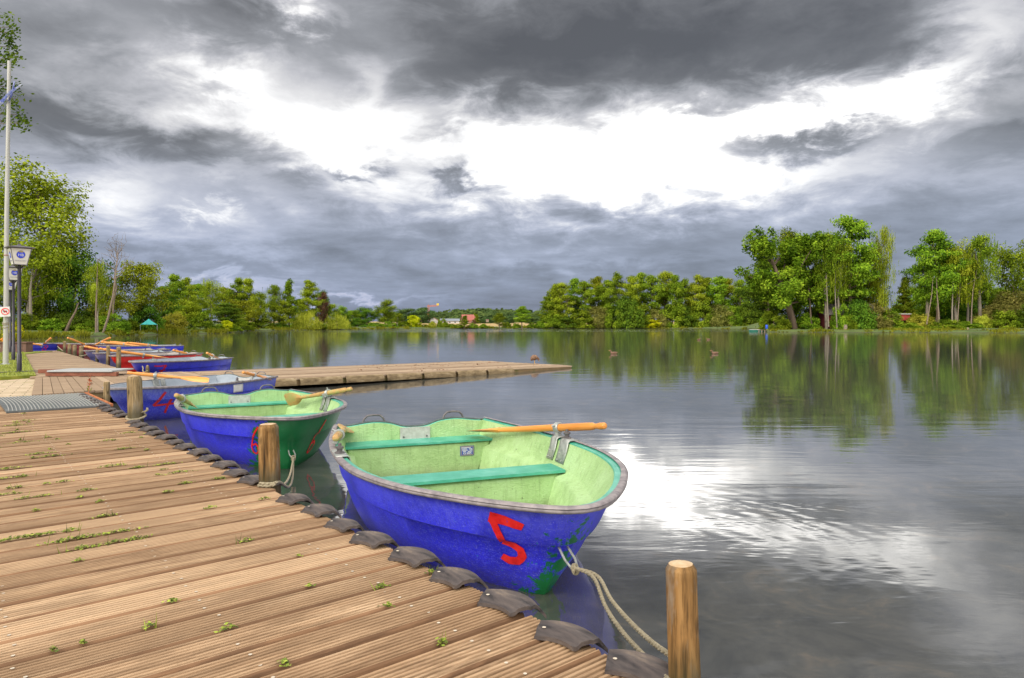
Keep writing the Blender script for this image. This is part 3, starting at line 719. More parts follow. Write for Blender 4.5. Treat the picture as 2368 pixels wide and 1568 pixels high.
def make_boat(label, loc, th, s, hullm, innerm='lime', flangem='teal', nums=(), detail=2, locks=((1, 1.42), (-1, 1.42)), liner2=None):
    R = empty('rowing_boat', loc, math.radians(th), label, 'boat', 'moored rowing boats', s)
    # hull
    mb = MB(); rows = []
    for r in OUT:
        rows.append([hullpt(i / (NB - 1), r, -1) for i in range(NB)] + [hullpt(i / (NB - 1), r, 1) for i in range(NB - 2, -1, -1)])
    loft(mb, rows)
    n = len(rows[0]); N = len(rows)
    for k in range(1, N - 1): mb.f.append([k * n, (k + 1) * n, (k + 1) * n + n - 1, k * n + n - 1][::-1]); mb.m.append(0); mb.r.append(.5)
    hull = mb.build('hull', M[hullm], R, ang=35)
    for ch, side, t0, t1, z0, z1, mat, lab, sl in nums: number(ch, hull, side, t0, t1, z0, z1, mat, lab, sl)
    # transom board with its wavy top, seen from inside and outside
    mb = MB(); ys = [-.655 + 1.31 * i / 32 for i in range(33)]
    vs = []
    for x in (-.004, .055):
        for y in ys: vs.append((x + .02, y, transom_z(y) - .008))
        for y in ys: vs.append((x + .02 + (.03 if x < 0 else 0), y * .9, .05))
    k = 33
    mb.add(vs, [(i, i + 1, k + i + 1, k + i) for i in range(32)], 0)
    mb.add(vs, [(2 * k + i + 1, 2 * k + i, 3 * k + i, 3 * k + i + 1) for i in range(32)] + [(i + 1, i, 2 * k + i, 2 * k + i + 1) for i in range(32)], 1)
    mb.build('transom', [M[hullm], M[innerm]], R)
    if detail:
        mb = MB(); mb.tube([(.045, y, transom_z(y) + .002) for y in ys], .011, 6); mb.build('transom_edge', M['trimdark'], R)
        mb = MB(); mb.tube([(.066, y, transom_z(y) - .010) for y in ys if abs(y) < .62], .009, 6); mb.build('transom_edge', M[flangem], R)
        for sd in (-1, 1):
            mb = MB(); c = sd * .36
            mb.tube([(.045, c - .10, transom_z(c) - .01), (.045, c - .082, transom_z(c) + .03), (.045, c - .055, transom_z(c) + .055), (.045, c, transom_z(c) + .060), (.045, c + .055, transom_z(c) + .055), (.045, c + .082, transom_z(c) + .03), (.045, c + .10, transom_z(c) - .01)], .009, 8)
            mb.build('handle', M['metaldark'], R)
        mb = MB(); mb.box((.082, 0, .405), (.006, .27, .115)); mb.box((.05, 0, .4645), (.07, .27, .006))
        pl = mb.build('motor_plate', M['plate'], R, smooth=False)
        for y in (-.105, .105): mb = MB(); mb.tube([(.084, y, .385), (.091, y, .385)], .008, 8); mb.build('bolt', M['metaldark'], pl)
    # inner shell: flange, wall, ledge, lower wall, floor
    mb = MB()
    loft(mb, [curve_row(.0, .0, .0, .006), curve_row(.052, .062, .0, .004), curve_row(.056, .066, .0, -.004)], 0, True)
    mb.build('gunwale', M[flangem], R)
    mb = MB()
    A = [curve_row(.055, .065, .03, -.002), curve_row(.058, .07, .03, -.012), curve_row(.072, .12, .03, -.06)]
    A += [curve_row(a_, b_, c_, d_, e_, False) for a_, b_, c_, d_, e_ in ((.115, .26, .04, .335, .15), (.128, .285, .04, .315, .15), (.185, .345, .04, .300, .2), (.20, .365, .04, .285, .2), (.25, .52, .05, .06, .6), (.29, .6, .05, .02, .7))]
    loft(mb, A, 0, True)
    fl = A[-1]; nn = len(fl); h = nn // 2
    mb.add(fl, [(i, i + 1, nn - 2 - i, nn - 1 - i) for i in range(h)], 0)
    mb.build('liner', M[liner2 or innerm], R, ang=50)
    # rubber guard round the rim
    mb = MB(); n = 8; rr = curve_row(.0, .0, .0, .0); rows = []
    prof = [(-.020, .010), (.004, .013), (.017, .009), (.021, .002), (.015, -.004), (.019, -.011), (.014, -.020), (-.004, -.026)]; n = len(prof)
    for i, p in enumerate(rr):
        tn = (rr[min(i + 1, len(rr) - 1)] - rr[max(i - 1, 0)]); tn.z = 0; tn.normalize()
        out = Vector((tn.y, -tn.x, 0))
        rows.append([p + out * a + Vector((0, 0, b + .004)) for a, b in prof])
    loft(mb, rows)
    mb.build('rim_guard', M['guard'], R, ang=70)
    # seats
    mb = MB(); mb.prism([(.06, -.60), (.325, -.655), (.325, .655), (.06, .60)], .348, .366); mb.build('seat', M[flangem], R, smooth=False)
    mb = MB(); frustum(mb, .10, .31, .44, .48, .59, .635, .0, .346)
    lk = mb.build('locker', M[innerm], R, smooth=False)
    bv = lk.modifiers.new('bevel', 'BEVEL'); bv.width = .02; bv.segments = 3
    mb = MB(); mb.prism([(1.42, -.715), (1.665, -.715), (1.665, .715), (1.42, .715)], .322, .342); st = mb.build('seat', M[flangem], R, smooth=False)
    mb = MB(); frustum(mb, 1.46, 1.645, .60, .60, .71, .71, .0, .320); lk = mb.build('locker', M[innerm], R, smooth=False)
    bv = lk.modifiers.new('bevel', 'BEVEL'); bv.width = .03; bv.segments = 3
    # galvanised rowlock plates and rowlocks
    for sd, x in locks:
        for dx, w in (((-.135), .10), ((.015), .14)) if detail > 1 else ((-.06, .2),):
            mb = MB(); vs = []
            for i in range(5):
                xx = x + dx + w * i / 4
                j = min(range(NB), key=lambda q: abs(CR[q][0] * BL - xx)); hb = CR[j][1] * BW
                vs.append([Vector((xx, sd * (hb + .02), rimz(xx) + .016)), Vector((xx, sd * (hb - .055), rimz(xx) + .018)), Vector((xx, sd * (hb - .068), rimz(xx) + .006)), Vector((xx, sd * (hb - .082), rimz(xx) - .06)), Vector((xx, sd * (hb - .112 - .0), .36))])
            loft(mb, vs, None, sd > 0)
            po = mb.build('rowlock_plate', M['metal'], R, ang=60)
            so = po.modifiers.new('thick', 'SOLIDIFY'); so.thickness = .006; so.offset = 0
            if detail > 1:
                for i in (1, 3):
                    for f in (.25, .8):
                        mb = MB(); c = vs[i][3].lerp(vs[i][4], f); mb.tube([c + Vector((0, -sd * .003, 0)), c + Vector((0, -sd * .012, .002))], .007, 6); mb.build('bolt', M['metal'], po)
        j = min(range(NB), key=lambda q: abs(CR[q][0] * BL - x)); hb = CR[j][1] * BW
        mb = MB(); c = (x + .03, sd * (hb - .02), rimz(x))
        mb.lathe([(.034, .016), (.034, .028), (.018, .030), (.018, .050), (.026, .052), (.026, .064), (.012, .066), (.012, .085)], 10, c)
        mb.build('rowlock', M['metaldark'], R)
    return R
def blw(boat, p):     # boat local -> world
    th = boat.rotation_euler.z; s = boat.scale[0]; p = Vector(p) * s
    return Vector((boat.location.x + math.cos(th) * p.x - math.sin(th) * p.y, boat.location.y + math.sin(th) * p.x + math.cos(th) * p.y, p.z))

RED = 'redpaint'
b5 = make_boat('blue rowing boat with red number 5 and pale green inside, nearest the camera', (-.875, 6.12, 0), -68.7, .983, 'hull5',
               nums=[('5', -1, .875, .965, .18, .455, RED, 'red painted numeral 5 on the side', .0)])
# maker's plate on the stern locker
mb = MB(); mb.box((.3135, .41, .27), (.004, .125, .085)); ip = mb.build('maker_plate', M['signblue'], b5, smooth=False)
mb = MB()
for yy, zz, w in ((.41, .3065, .115), (.41, .2335, .115)): mb.box((.3142, yy, zz), (.004, w, .005))
for yy in (.355, .465): mb.box((.3142, yy, .27), (.004, .005, .078))
mb.build('frame', M['gold'], ip, smooth=False)
mb = MB()
for zz, a, w in ((.297, .40, .085), (.286, .385, .045), (.286, .44, .03), (.275, .39, .05), (.275, .445, .025), (.264, .385, .03), (.264, .435, .04)): mb.box((.316, a, zz), (.002, w, .0045))
mb.build('lettering', M['white'], ip, smooth=False)
def text(name, s, size, mat, parent, loc, rot, extrude=.001, sx=1, align='CENTER'):
    cu = bpy.data.curves.new(name, 'FONT'); cu.body = s; cu.size = size; cu.align_x = align; cu.align_y = 'CENTER'; cu.extrude = extrude
    tmp = bpy.data.objects.new('tmp', cu); COL.objects.link(tmp)
    me = bpy.data.meshes.new_from_object(tmp.evaluated_get(bpy.context.evaluated_depsgraph_get()))
    bpy.data.objects.remove(tmp)
    me.materials.clear(); me.materials.append(M[mat])
    o = newobj(name, me, parent); o.location = loc; o.rotation_euler = rot; o.scale = (sx, 1, 1)
    return o
text('lettering', 'CE 0099', .022, 'white', ip, (.3165, .41, .247), (PI / 2, 0, PI / 2))
b6 = make_boat('blue rowing boat with a green bow and red number 6, second from the camera', (-3.524, 8.915, 0), -59.7, .966, 'hull6',
               nums=[('6', -1, .845, .917, .14, .45, RED, 'red painted numeral 6 beside the post', 0), ('6', 1, .835, .925, .10, .46, RED, 'thin red numeral 6 on the green side', .02)])
b4 = make_boat('blue rowing boat with dark red number 4 and pale grey inside, third from the camera', (-4.70, 12.25, 0), -104, .905, 'hull4', 'greyin', 'greyin',
               nums=[('4', 1, .745, .875, .10, .455, 'redpaintdark', 'dark red numeral 4 on the side', 0)])
# white patch plate outside boat 4
mb = MB(); vs = []
for i in range(6):
    t_ = .36 + .075 * i / 5
    vs.append([hull_at(t_, z, 1) + Vector((0, .006, 0)) for z in (.47, .42, .37, .33)])
loft(mb, vs, None, False); pp = mb.build('patch_plate', M['white'], b4); so = pp.modifiers.new('thick', 'SOLIDIFY'); so.thickness = .006; so.offset = 0
b7 = make_boat('blue rowing boat with dark red number 7, moored behind the jetty', (-8.23, 18.93, 0), -98, .93, 'hull7', 'greyin', 'greyin',
               nums=[('7', 1, .79, .90, .17, .44, 'redpaintdark', 'dark red numeral 7 on the side', 0)], detail=1)
make_boat('bright red rowing boat just behind the blue boat with number 7', (-10.40, 22.0, 0), -100, .93, 'hullred', 'greyin2', 'greyin2', detail=1)
make_boat('faded violet blue rowing boat directly behind the bright red one', (-11.9, 23.9, 0), -103, .92, 'hullpale', 'greyin', 'greyin', detail=1)
make_boat('pale violet rowing boat whose bow shows between two posts, second behind the red one', (-13.25, 25.8, 0), -106, .92, 'hullpale', 'greyin2', 'greyin2', detail=1)
make_boat('blue rowing boat lying far out with its stern to the right, three oars across it', (-14.55, 30.2, 0), -136, .95, 'hull7', 'greyin', 'greyin', detail=1)
make_boat('dark red rowing boat behind the far posts of the boardwalk', (-17.6, 32.6, 0), -146, .98, 'hulldark', 'greyin2', 'greyin2', detail=1)
make_boat('blue rowing boat with red number 8 at the end of the boardwalk', (-23.8, 31.3, 0), 6, .98, 'hull7', 'greyin', 'greyin',
          nums=[('8', -1, .80, .87, .20, .45, RED, 'red numeral 8 on the bow', 0)], detail=1)

# ---------------------------------------------------------------- oars: A = grip end, B = blade tip
def make_oar(A, B, lock, label, mat='oar', roll=0, blade=.42, r=.027, bw=.075):
    A, B = Vector(A), Vector(B); L = (B - A).length
    R = empty('oar', A, 0, label, 'oar', 'wooden oars')
    dx = (B - A).normalized(); up = Vector((0, 0, 1)); dy = up.cross(dx).normalized(); dz = dx.cross(dy)
    R.rotation_euler = (Matrix((dx, dy, dz)).transposed() @ Matrix.Rotation(roll, 3, 'X')).to_euler()
    mb = MB()
    P = [(0, .6), (.006, .82), (.012, .88), (.055, .92), (.085, .72), (.10, .70), (.125, .98), (.16, 1.06), (.35, 1.06), (lock, 1.04), (L - blade - .15, .82), (L - blade + .05, .68)]
    P = [p for i, p in enumerate(P) if i < 8 or p[0] > .2]
    P.sort()
    mb.tube([(x, 0, 0) for x, _ in P], [q * r for _, q in P], 12)
    mb.build('shaft', M[mat], R, ang=50)
    mb = MB(); n = 9; rows = []
    for i in range(n):
        s = i / (n - 1); x = L - blade + blade * s
        w = (.022 + (bw - .022) * min(1, s * 2.2) ** .7) * (1 if s < .93 else .8); th = .018 * (1 - s) + .005
        rows.append([(x, -w, 0), (x, -w * .6, th * .7), (x, 0, th), (x, w * .6, th * .7), (x, w, 0), (x, w * .6, -th * .7), (x, 0, -th), (x, -w * .6, -th * .7), (x, -w, 0)])
    loft(mb, rows); mb.add(rows[-1][:-1], [tuple(range(8))])
    mb.build('blade', M[mat], R, ang=50)
    mb = MB()
    for q in (-.016, .0, .016):
        mb.tube([(lock + q, r * 1.25 * math.cos(w * PI / 8), r * 1.25 * math.sin(w * PI / 8)) for w in range(16)], .0085, 6, closed=True)
    mb.box((lock, 0, -r * 1.25 - .022), (.03, .035, .045))
    mb.tube([(lock, r * 1.3, .012), (lock, r * 1.3 + .028, .012)], .008, 6)
    mb.build('collar', M['metal'], R, ang=50)
    return R
make_oar((.655, 4.845, .645), (-.36, 6.14, .41), .50, 'bright orange varnished oar with its grip over the far side of boat 5', roll=.12)
make_oar((-1.178, 4.62, .595), (-1.415, 5.93, .475), .33, 'worn oar seen end on at the pier side of boat 5', 'oarold', roll=.5)
make_oar((-1.765, 7.6, .65), (-2.86, 8.76, .40), .52, 'worn wooden oar with wide blade on the right side of boat 6', 'oarold', roll=1.2, bw=.085)
make_oar((-3.30, 6.80, .66), (-3.78, 8.2, .40), .42, 'short looking worn oar at the left corner of boat 6', 'oarold', roll=.6)
def oar_px(a, b, label, ya, yb, lock=.5, **k):
    make_oar(rayd(a[0], a[1], ya), rayd(b[0], b[1], yb), lock, label, **k)
oar_px((294, 862), (483, 879.5), 'orange oar with flat blade lying along the far side of boat 4', 10.9, 11.3, .40, roll=.75, r=.028, bw=.06)
oar_px((561.5, 861), (622, 874.5), 'orange oar slanting down into the stern of boat 4', 10.9, 11.9, .40, roll=.5)
oar_px((259, 810.6), (395, 829), 'long oar reaching over the red boat from boat 7', 17.6, 18.6, .75, r=.034)
oar_px((478, 816), (505, 829.5), 'short oar grip sticking up at the stern of boat 7', 18.0, 18.6, .3, r=.034)
oar_px((229.6, 805.7), (330, 822), 'oar crossing the bow of the red boat behind two posts', 20.4, 21.0, .5, r=.036)
oar_px((400, 809.4), (449, 822), 'oar slanting down at the stern of the red boat', 21.2, 21.9, .5, r=.036)
oar_px((195, 800.9), (262, 814), 'oar over the bow of the pale violet boat', 23.5, 24.0, .5, r=.04)
oar_px((156, 781), (205, 800), 'oar raised to the upper left above the dark red boat', 29.5, 30.5, .9, r=.045)
oar_px((255, 781), (214, 800.5), 'oar raised to the upper right above the dark red boat', 29.0, 30.0, .8, r=.045)
oar_px((234, 791), (345, 803), 'lowest of the three oars lying across the far blue boat', 28.0, 29.0, .8, r=.045)
oar_px((254, 790.3), (358, 801.5), 'middle one of the three oars lying across the far blue boat', 28.3, 29.3, .8, r=.045)
oar_px((293, 792.5), (386, 802.5), 'right hand one of the three oars lying across the far blue boat', 28.6, 29.6, .8, r=.045)
oar_px((54, 792), (104, 799), 'oar lying flat across boat 8', 30.4, 31.0, .7, r=.045)
oar_px((117.5, 782), (101, 797), 'oar raised from boat 8', 30.4, 31.2, .6, r=.045)

# ---------------------------------------------------------------- ropes
def rope(pts, r, label, knots=(), sag=0, name='mooring_rope', seg=10, twist=True):
    P = []; Q = [Vector(p) for p in pts]; Q = [2 * Q[0] - Q[1]] + Q + [2 * Q[-1] - Q[-2]]
    for i in range(1, len(Q) - 2):
        a, b, c, d = Q[i - 1:i + 3]
        for k in range(seg):
            t_ = k / seg; P.append(.5 * (2 * b + (c - a) * t_ + (2 * a - 5 * b + 4 * c - d) * t_ * t_ + (3 * b - a - 3 * c + d) * t_ ** 3))
    P.append(Q[-2])
    return P
def rope_thing(lines, r, label, knots=()):
    o0 = Vector(lines[0][0]); mb = MB()
    for pts in lines:
        P = rope(pts, r, '')
        # three twisted strands
        acc = 0; S3 = [[], [], []]
        fine = []
        for a, b in zip(P, P[1:]):
            n = max(1, int((b - a).length / (r * 1.2)))
            fine += [a.lerp(b, k / n) for k in range(n)]
        fine.append(P[-1])
        for i, p in enumerate(fine):
            tn = (fine[min(i + 1, len(fine) - 1)] - fine[max(i - 1, 0)]).normalized()
            a = tn.cross(Vector((0, 0, 1))); a = a.normalized() if a.length > .01 else Vector((1, 0, 0)); b = a.cross(tn)
            for k in range(3):
                w = i * .62 + 2 * PI * k / 3; S3[k].append(p + (a * math.cos(w) + b * math.sin(w)) * r * .5)
        for k in range(3): mb.tube(S3[k], r * .62, 6)
    for c, kr in knots:
        q = random.Random(int(kr * 1e5)); c = Vector(c)
        for j in range(3):
            ax = Vector((q.uniform(-1, 1), q.uniform(-1, 1), q.uniform(-.4, .4))).normalized(); e = ax.orthogonal().normalized(); f = ax.cross(e)
            mb.tube([c + (e * math.cos(w * PI / 6) + f * math.sin(w * PI / 6)) * kr * .62 for w in range(12)], r * .85, 6, closed=True)
    o = mb.build('mooring_rope', M['rope'], loc=o0)
    return tag(o, label, 'rope', 'mooring ropes')
# boat 5: ring on the stem, knot, two lines to the corner post
def stem(boat, z): return blw(boat, hull_at(1.0, z, 1))
s5 = stem(b5, .16)
k5 = s5 + Vector((.055, -.16, -.055))
mb = MB(); L5 = hull_at(1.0, .17, 1)
def ringo(boat, z, ln):
    p = hull_at(1.0, z, 1); mb = MB()
    mb.tube([(p.x - .01, -.022, p.z + .01), (p.x + ln * .6, -.026, p.z - ln * .25), (p.x + ln, -.016, p.z - ln * .45), (p.x + ln, .016, p.z - ln * .45), (p.x + ln * .6, .026, p.z - ln * .25), (p.x - .01, .022, p.z + .01)], .006, 8)
    mb.build('bow_ring', M['metal'], boat)
    return blw(boat, (p.x + ln, 0, p.z - ln * .45))
k5 = ringo(b5, .305, .12)
l1 = [k5] + [rayd(*p) for p in ((1372, 1335, 2.95), (1400, 1402, 2.6), (1440, 1462, 2.28), (1490, 1517, 1.98), (1542, 1570, 1.70), (1560, 1585, 1.64))]
l2 = [k5] + [rayd(*p) for p in ((1381, 1332, 2.95), (1413, 1386, 2.6), (1460, 1441, 2.25), (1510, 1487, 1.95), (1558, 1520, 1.73), (1600, 1545, 1.72))]
rope_thing([l1, l2], .0075, 'pale doubled rope from the bow ring of boat 5 to the corner post', [(k5, .024), (k5 + Vector((.004, -.01, -.012)), .02)])
k6 = ringo(b6, .20, .10)
q6 = Vector((P2[0] + .05, P2[1] - .02, .465))
rope_thing([[k6, k6.lerp(q6, .3) + Vector((0, 0, -.09)), k6.lerp(q6, .75) + Vector((.01, 0, -.06)), q6, (P2[0] + .02, P2[1] - .07, .462), (P2[0] - .05, P2[1] - .05, .462)],
            [k6, k6.lerp(q6, .3) + Vector((.02, 0, -.11)), k6.lerp(q6, .75) + Vector((.035, 0, -.08)), q6 + Vector((.01, 0, .008)), (P2[0] + .03, P2[1] - .065, .475), (P2[0] - .04, P2[1] - .055, .475)]], .0075,
           'rope from the bow ring of boat 6 to the split post', [(k6, .026), (k6 + Vector((0, 0, -.015)), .024)])
cir = [(P3[0] + .082 * math.cos(a), P3[1] + .082 * math.sin(a), .47 + .02 * math.sin(a)) for a in [i * PI / 6 - 2.6 for i in range(12)]]
k4 = ringo(b4, .12, .09)
rope_thing([cir + [(P3[0] + .09, P3[1] + .0, .52), (P3[0] + .10, P3[1] + .02, .55)], [k4, k4.lerp(Vector(cir[-1]), .5) + Vector((0, 0, -.08)), cir[-1]]], .010, 'rope looped round the foot of the thick post by boat 4')
def rope_px(pts, label, r=.014):
    rope_thing([[rayd(x, y, d_) for x, y, d_ in pts]], r, label)
rope_px([(133, 801, 31.5), (138, 806, 30), (146, 812, 28.8)], 'thin rope from the bow of boat 8', .02)
rope_px([(185, 823.5, 24.0), (193, 822.5, 24), (201, 820, 24.4), (208, 815, 24.6)], 'rope from the thick short post to the pale violet boat', .02)
rope_px([(221, 832, 22.0), (228, 829, 21.9), (236, 830, 22), (243, 826, 22.4)], 'rope round the short thin boardwalk post', .02)
rope_px([(329, 847, 15.6), (331, 852, 15.55), (330, 857, 15.5), (334, 861, 15.4), (341, 857, 15.35)], 'short rope loop hanging at the tapered post by boat 7', .012)
# ---------------------------------------------------------------- trees: unit-height trunk and crown meshes, shared by many trees
def leaf_mat(name, dark, mid, light, trans=.35):
    m = bpy.data.materials.new(name); m.use_nodes = True; t = NT(m.node_tree)
    for n in list(t.n): t.n.remove(n)
    out = t.node('ShaderNodeOutputMaterial')
    a = t.node('ShaderNodeAttribute', attribute_name='rnd').outputs['Fac']
    c = t.ramp(a, [(.05, dark), (.5, mid), (.95, light)])
    oi = t.node('ShaderNodeObjectInfo').outputs['Random']
    hs = t.node('ShaderNodeHueSaturation'); t.link(c, hs.inputs['Color'])
    t.link(t.math('ADD', .478, t.math('MULTIPLY', oi, .036)), hs.inputs['Hue'])
    t.link(t.math('ADD', .85, t.math('MULTIPLY', oi, .50)), hs.inputs['Value'])
    d = t.node('ShaderNodeBsdfDiffuse'); tr = t.node('ShaderNodeBsdfTranslucent'); mx = t.node('ShaderNodeMixShader'); mx.inputs[0].default_value = trans
    t.link(hs.outputs[0], d.inputs[0]); t.link(hs.outputs[0], tr.inputs[0]); t.link(d.outputs[0], mx.inputs[1]); t.link(tr.outputs[0], mx.inputs[2])
    t.link(mx.outputs[0], out.inputs[0]); return m
LEAF = {'mid': leaf_mat('leaf_mid', (0.055, 0.105, 0.008), (0.162, 0.252, 0.016), (0.343, 0.437, 0.033)),
        'dark': leaf_mat('leaf_dark', (0.034, 0.076, 0.010), (0.097, 0.178, 0.016), (0.204, 0.303, 0.026)),
        'yellow': leaf_mat('leaf_yellow', (0.096, 0.135, 0.008), (0.257, 0.324, 0.018), (0.434, 0.489, 0.046)),
        'willow': leaf_mat('leaf_willow', (0.169, 0.195, 0.016), (0.383, 0.407, 0.039), (0.589, 0.569, 0.078)),
        'far': leaf_mat('leaf_far', (0.036, 0.075, 0.029), (0.085, 0.143, 0.044), (0.152, 0.219, 0.055)),
        'olive': leaf_mat('leaf_olive', (0.107, 0.122, 0.023), (0.232, 0.236, 0.052), (0.375, 0.350, 0.091)),
        'bright': leaf_mat('leaf_bright', (0.178, 0.212, 0.004), (0.428, 0.440, 0.010), (0.642, 0.603, 0.026)),
        'reed': leaf_mat('leaf_reed', (0.069, 0.095, 0.008), (0.172, 0.210, 0.015), (0.322, 0.347, 0.040)),
        'copper': leaf_mat('leaf_copper', (0.062, 0.028, 0.018), (0.155, 0.085, 0.052), (0.248, 0.155, 0.078))}
BARK = {'brown': noisy('bark_brown', [(.3, (.07, .045, .03)), (.6, (.17, .12, .08)), (.8, (.25, .19, .13))], 6, (4, 4, .6), .9),
        'pale': noisy('bark_pale', [(.32, (.08, .06, .05)), (.45, (.18, .13, .09)), (.8, (.28, .215, .16))], 5, (3, 3, 1.4), .85),
        'birch': noisy('bark_birch', [(.3, (.10, .08, .07)), (.42, (.19, .155, .115)), (.8, (.29, .245, .195))], 5, (2, 2, 3), .8)}

def tree_mesh(seed, style, leaf=.020, n=46, per=46, w=.28, h0=.28):
    """unit height; returns (trunk MB, crown MB)"""
    q = random.Random(seed); tr, cr = MB(), MB(); clusters = []     # (centre, radius xy, radius z)
    def limb(p, dirv, L, r, depth=0, bend=.25):
        pts = [p]; d = dirv.normalized(); K = 5
        for i in range(K):
            d = (d + Vector((q.gauss(0, bend), q.gauss(0, bend), q.gauss(.04, bend * .6))) * .5).normalized()
            pts.append(pts[-1] + d * (L / K))
        tr.tube(pts, [r * (1 - .8 * i / K) for i in range(K + 1)], 5 if depth else 6, False)
        return pts
    def env(t):       # half width of the crown at height fraction t of the crown
        if style == 'conifer': return max(.08, (1 - t) ** .8)
        if style in ('alder',): return (.62 + .38 * math.sin(PI * min(1, t * 1.05 + .05))) * (1 if t < .72 else max(.25, 1 - (t - .72) * 2.4))
        if style == 'poplar': return .45 + .6 * math.sin(PI * min(1, .12 + t * .85)) ** .9
        if style == 'open': return .5 + .6 * math.sin(PI * (.1 + t * .8))
        return math.sin(PI * min(1, .16 + t * .80)) ** .7
    if style in ('bush', 'dome', 'willow'):
        for _ in range(n):
            a = q.uniform(0, 2 * PI); t_ = q.random() ** .8; ph = math.acos(1 - t_)
            rr = q.uniform(.72, 1.0) * (1 + .22 * mnoise.noise(Vector((math.cos(a) * 1.6 + seed, math.sin(a) * 1.6, ph * 1.5))))
            c = Vector((math.sin(ph) * math.cos(a) * w * rr, math.sin(ph) * math.sin(a) * w * rr, math.cos(ph) * .86 * rr * (1 if style != 'willow' else 1) + .02))
            clusters.append((c, .20 * w + .06, .12, c * 1.0))
        tr.tube([(0, 0, -.15), (.01, 0, .2), (0, .02, .45)], [.03, .025, .01], 6, False)
    elif style == 'lean':
        tp = [Vector((0, 0, -.03)), Vector((-.022, 0, .10)), Vector((-.055, 0, .24)), Vector((-.10, 0, .40)), Vector((-.17, .01, .60)), Vector((-.25, 0, .80))]
        tr.tube(tp, [.034, .030, .026, .020, .013, .006], 8, False)
        for (p, d_, L) in ((tp[2], (.5, .2, .8), .45), (tp[2], (-.8, .1, .5), .34), (tp[3], (-1, 0, .35), .33), (tp[3], (.45, -.3, .9), .48), (tp[3], (.2, .5, .9), .42), (tp[4], (-.9, 0, .9), .30), (tp[4], (.3, .3, .9), .34), (tp[4], (-.5, -.3, .9), .30), (tp[2], (.9, 0, .3), .30), (tp[2], (-.6, -.5, .2), .28), (tp[3], (.7, 0, .5), .36)):
            pts = limb(p, Vector(d_), L, .011)
            for i in range(n // 11 + 1):
                c = pts[q.randint(2, 5)] + Vector((q.gauss(0, .035), q.gauss(0, .05), q.gauss(0, .035)))
                clusters.append((c, q.uniform(.035, .055), q.uniform(.045, .07), Vector(d_)))
        for _ in range(14): clusters.append((Vector((q.uniform(-.22, .06), q.uniform(-.1, .1), q.uniform(.30, .55))), .07, .05, Vector((0, -1, .3))))
    else:
        K = 9; lx, ly = q.uniform(-.05, .05), q.uniform(-.05, .05)
        tp = [Vector((lx * (i / K) + q.gauss(0, .004) * i, ly * (i / K) + q.gauss(0, .004) * i, -.04 + (.96 if style != 'open' else .80) * i / K)) for i in range(K + 1)]
        fork = style in ('open', 'round', 'poplar')
        tr.tube(tp, [.020 * (1 - .85 * i / K) + .002 for i in range(K + 1)], 8, False)
        nl = {'alder': 22, 'birch': 20, 'poplar': 22, 'conifer': 26, 'open': 12, 'dead': 16}.get(style, 18)
        for i in range(nl):
            t_ = (i + q.random()) / nl; z = h0 + (.97 - h0) * t_ * .93
            k = min(K - 1, int((z + .04) / ((.96 if style != 'open' else .80) / K))); p = tp[k].lerp(tp[k + 1], .5); p = Vector((p.x, p.y, min(z, p.z + .05)))
            a = i * 2.4 + q.uniform(-.5, .5); L = env(t_) * w * q.uniform(.72, 1.1)
            upv = {'alder': .25, 'birch': .75, 'poplar': 1.1, 'conifer': .02, 'open': .8, 'dead': .75}.get(style, .55) * (1 - .2 * t_) + (.5 if t_ > .85 else 0)
            dv = Vector((math.cos(a), math.sin(a), upv))
            pts = limb(p, dv, max(.05, L * (1.1 if upv < .5 else 1.25)), .0075 * (1 - .6 * t_), 1, .28 if style != 'dead' else .5)
            if style == 'dead':
                for j in range(4): limb(pts[q.randint(2, 5)], Vector((q.gauss(0, 1), q.gauss(0, 1), q.uniform(0, 1.2))), L * .5, .0028, 1, .5)
                continue
            m = max(1, n // nl)
            for j in range(m):
                c = pts[2 + int((j + q.random()) / m * 4) if m > 1 else 4] + Vector((q.gauss(0, .02), q.gauss(0, .02), q.gauss(0, .012)))
                rr = (.26 if style in ('alder',) else .27) * w * q.uniform(.7, 1.3) + .018
                clusters.append((c, rr * (1.25 if style == 'alder' else 1), rr * (.5 if style in ('alder', 'conifer') else .78), Vector((math.cos(a), math.sin(a), .5))))
        if style not in ('dead', 'open'): clusters.append((Vector((tp[-1].x, tp[-1].y, .955)), .05, .045, Vector((0, 0, 1))))
    zmax = max([c.z + rz for c, rx, rz, o in clusters] or [1])
    cx = sum(c.x for c, *_ in clusters) / max(1, len(clusters)); cy = sum(c.y for c, *_ in clusters) / max(1, len(clusters))
    for c, rx, rz, o in clusters:
        base = q.uniform(.12, .72)
        o = (o.normalized() if o.length > 0 else Vector((0, 0, 1)))
        hang = style in ('birchweep', 'willow') or (style == 'birch' and q.random() < .6)
        if hang:
            ns = per // 8 + 1
            for _ in range(ns):
                sx, sy = c.x + q.gauss(0, rx * .55), c.y + q.gauss(0, rx * .55); top = c.z + q.uniform(-rz, rz); ln = q.uniform(.05, .16) * (1.5 if style == 'willow' else 1)
                k8 = 8
                for j in range(k8):
                    p = Vector((sx + q.gauss(0, .004), sy + q.gauss(0, .004), top - ln * j / k8))
                    if p.z < .01: continue
                    s = leaf * q.uniform(.7, 1.15)
                    nr = Vector((q.gauss(0, 1), q.gauss(0, 1), .2)).normalized(); e1 = Vector((q.gauss(0, .25), q.gauss(0, .25), -1)).normalized(); e2 = nr.cross(e1).normalized()
                    cr.add([p - e1 * s * .8, p - e2 * s * .32, p + e1 * s * .8, p + e2 * s * .32], [(0, 1, 2, 3)], rnd=min(1, max(0, base + q.gauss(0, .16))))
            continue
